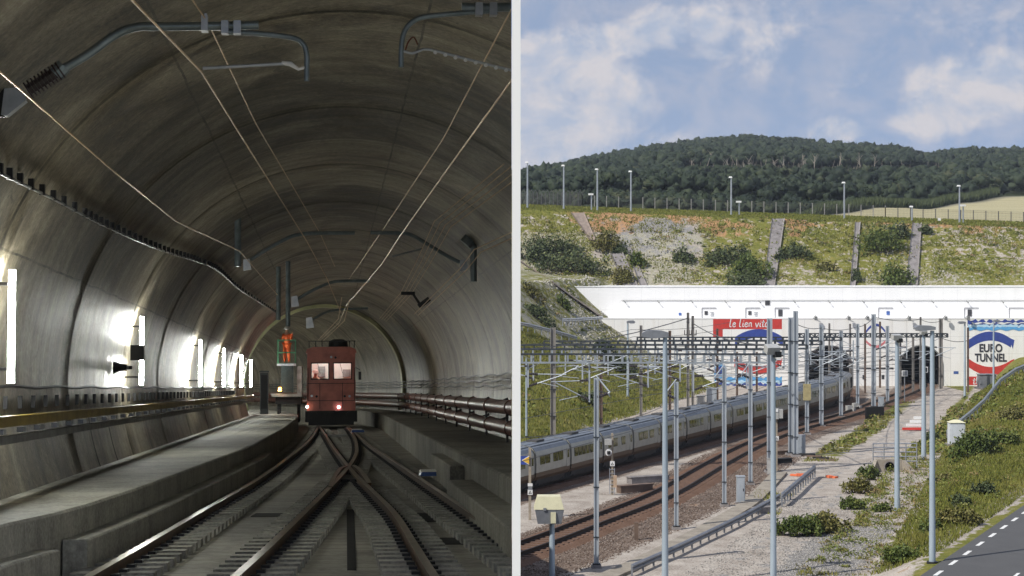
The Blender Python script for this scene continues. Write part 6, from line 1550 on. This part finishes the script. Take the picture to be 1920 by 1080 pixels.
# ================================================================== light, sky, camera
EL=45.0; BETA=34.0
sd=Vector((-math.cos(rad(EL))*math.cos(rad(BETA)),-math.cos(rad(EL))*math.sin(rad(BETA)),math.sin(rad(EL))))
sun=bpy.data.lights.new('sun','SUN'); sun.energy=4.4; sun.angle=rad(.5); sun.color=(1,.955,.88)
so=bpy.data.objects.new('sun',sun); COL.objects.link(so); so.rotation_euler=sd.to_track_quat('Z','Y').to_euler(); so.location=(-30,-40,60)
w=bpy.data.worlds.new('World'); S.world=w; w.use_nodes=True; nt=w.node_tree; nt.nodes.clear()
def wn(k,**kw):
    o=nt.nodes.new(k)
    for a,b_ in kw.items(): setattr(o,a,b_)
    return o
def wl(a,b_): nt.links.new(a,b_)
def wm(op,a,b_=None,c=None,clamp=False):
    m=wn('ShaderNodeMath',operation=op,use_clamp=clamp)
    for i,v in enumerate((a,b_,c)):
        if v is None: continue
        if isinstance(v,bpy.types.NodeSocket): wl(v,m.inputs[i])
        else: m.inputs[i].default_value=v
    return m.outputs[0]
tc=wn('ShaderNodeTexCoord'); sx=wn('ShaderNodeSeparateXYZ'); wl(tc.outputs['Generated'],sx.inputs[0])
sky=wn('ShaderNodeTexSky',sky_type='NISHITA'); sky.sun_disc=False; sky.sun_elevation=rad(EL); sky.sun_rotation=math.atan2(sd.x,sd.y); sky.altitude=200; sky.air_density=1.0; sky.dust_density=.6; sky.ozone_density=2.0
# the low sky of the photograph is as blue as the sky higher up: sample it a little higher
zz=wm('ADD',wm('MULTIPLY',wm('MAXIMUM',sx.outputs[2],-.05),1.25),.30); cv=wn('ShaderNodeCombineXYZ'); wl(sx.outputs[0],cv.inputs[0]); wl(sx.outputs[1],cv.inputs[1]); wl(zz,cv.inputs[2]); wl(cv.outputs[0],sky.inputs[0])
ay=wm('MAXIMUM',wm('ABSOLUTE',sx.outputs[1]),.12); uu=wm('DIVIDE',sx.outputs[0],ay); vv=wm('DIVIDE',sx.outputs[2],ay)
c2=wn('ShaderNodeCombineXYZ'); wl(uu,c2.inputs[0]); wl(vv,c2.inputs[1])
def wnoise(sc,det,ro,di=0,mp=(1,1,1)):
    mpn=wn('ShaderNodeMapping'); wl(c2.outputs[0],mpn.inputs[0]); mpn.inputs['Scale'].default_value=mp
    n=wn('ShaderNodeTexNoise'); wl(mpn.outputs[0],n.inputs[0]); n.inputs['Scale'].default_value=sc; n.inputs['Detail'].default_value=det; n.inputs['Roughness'].default_value=ro; n.inputs['Distortion'].default_value=di; return n.outputs[0]
n1=wnoise(26,9,.62,.3,(1,1.25,1)); n2=wnoise(9,5,.55,.2,(1,1.5,1)); n3=wnoise(60,6,.6)
mpo=wn('ShaderNodeMapping'); wl(c2.outputs[0],mpo.inputs[0]); mpo.inputs['Scale'].default_value=(1,1.25,1); mpo.inputs['Location'].default_value=(-.007,.010,0)
no=wn('ShaderNodeTexNoise'); wl(mpo.outputs[0],no.inputs[0]); no.inputs['Scale'].default_value=26; no.inputs['Detail'].default_value=9; no.inputs['Roughness'].default_value=.62; no.inputs['Distortion'].default_value=.3
lit=wm('MULTIPLY_ADD',wm('SUBTRACT',n1,no.outputs[0]),1.7,.5)
blobs=[(1050,120,135,75,1.0),(1020,250,150,120,1.0),(1165,75,95,40,.9),(1240,55,75,50,.95),(1330,55,60,55,.9),(1395,85,110,75,.62),(1335,100,60,24,.8),(1130,180,110,90,.8),(1800,170,120,70,1.0),(1880,150,80,70,1.0),(1740,215,80,50,.95),(1560,245,75,28,.85),(1620,150,110,40,.35),(1480,40,90,60,.45),(1880,60,150,60,.35),(1230,250,90,40,.5),(1700,40,150,50,.3)]
m_=None
for px,py,rx,ry,wt in blobs:
    du=wm('MULTIPLY',wm('SUBTRACT',uu,(px-CX)/F),F/rx/1.25); dv=wm('MULTIPLY',wm('SUBTRACT',vv,(HY-py)/F),F/ry/1.25)
    g_=wm('MULTIPLY',wm('SUBTRACT',1.0,wm('ADD',wm('MULTIPLY',du,du),wm('MULTIPLY',dv,dv))),wt,clamp=True)
    m_=g_ if m_ is None else wm('MAXIMUM',m_,g_)
# elsewhere on the dome: ordinary broken cloud
far=wm('MULTIPLY',wm('SUBTRACT',wm('ABSOLUTE',wm('SUBTRACT',uu,.14)),.2),3,clamp=True); m_=wm('MAXIMUM',m_,wm('MULTIPLY',far,wm('MULTIPLY_ADD',n2,2.0,-1.1,clamp=True)))
cl=wm('ADD',m_,wm('MULTIPLY',wm('SUBTRACT',n1,.5),1.6)); cl=wm('ADD',cl,wm('MULTIPLY',wm('SUBTRACT',n2,.5),.5))
mask=wm('MULTIPLY_ADD',wm('SUBTRACT',cl,.24),1/.55,0,clamp=True)
mr=wn('ShaderNodeValToRGB'); wl(mask,mr.inputs[0]); mr.color_ramp.interpolation='EASE'; mr.color_ramp.elements[0].color=(.43,.43,.43,1); mr.color_ramp.elements[1].color=(.93,.93,.93,1)
cr=wn('ShaderNodeValToRGB'); wl(wm('ADD',wm('MULTIPLY',lit,.6),wm('MULTIPLY',n1,.42)),cr.inputs[0]); e=cr.color_ramp.elements
e[0].position=.36; e[0].color=(.43,.49,.61,1); e[1].position=.66; e[1].color=(.66,.63,.645,1)
b1=wn('ShaderNodeBackground'); wl(sky.outputs[0],b1.inputs[0]); b1.inputs[1].default_value=.145
b2=wn('ShaderNodeBackground'); wl(cr.outputs[0],b2.inputs[0]); b2.inputs[1].default_value=1.0
mx=wn('ShaderNodeMixShader'); wl(mr.outputs[0],mx.inputs[0]); wl(b1.outputs[0],mx.inputs[1]); wl(b2.outputs[0],mx.inputs[2])
wo=wn('ShaderNodeOutputWorld'); wl(mx.outputs[0],wo.inputs[0])
cam=bpy.data.cameras.new('camera'); co=bpy.data.objects.new('camera',cam); COL.objects.link(co); co.location=(0,0,H); co.rotation_euler=(math.pi/2,0,0)
cam.sensor_width=36; cam.lens=36*F/1920; cam.shift_y=-(540-HY)/1920; cam.clip_start=.1; cam.clip_end=8000; S.camera=co
S.view_settings.view_transform='Standard'; S.view_settings.look='None'; S.view_settings.exposure=.12; S.view_settings.gamma=1
S.render.engine='CYCLES'; cy=S.cycles; cy.use_denoising=True; cy.max_bounces=7; cy.diffuse_bounces=4; cy.glossy_bounces=3; cy.transmission_bounces=4; cy.transparent_max_bounces=6; cy.sample_clamp_indirect=6; cy.caustics_reflective=False; cy.caustics_refractive=False
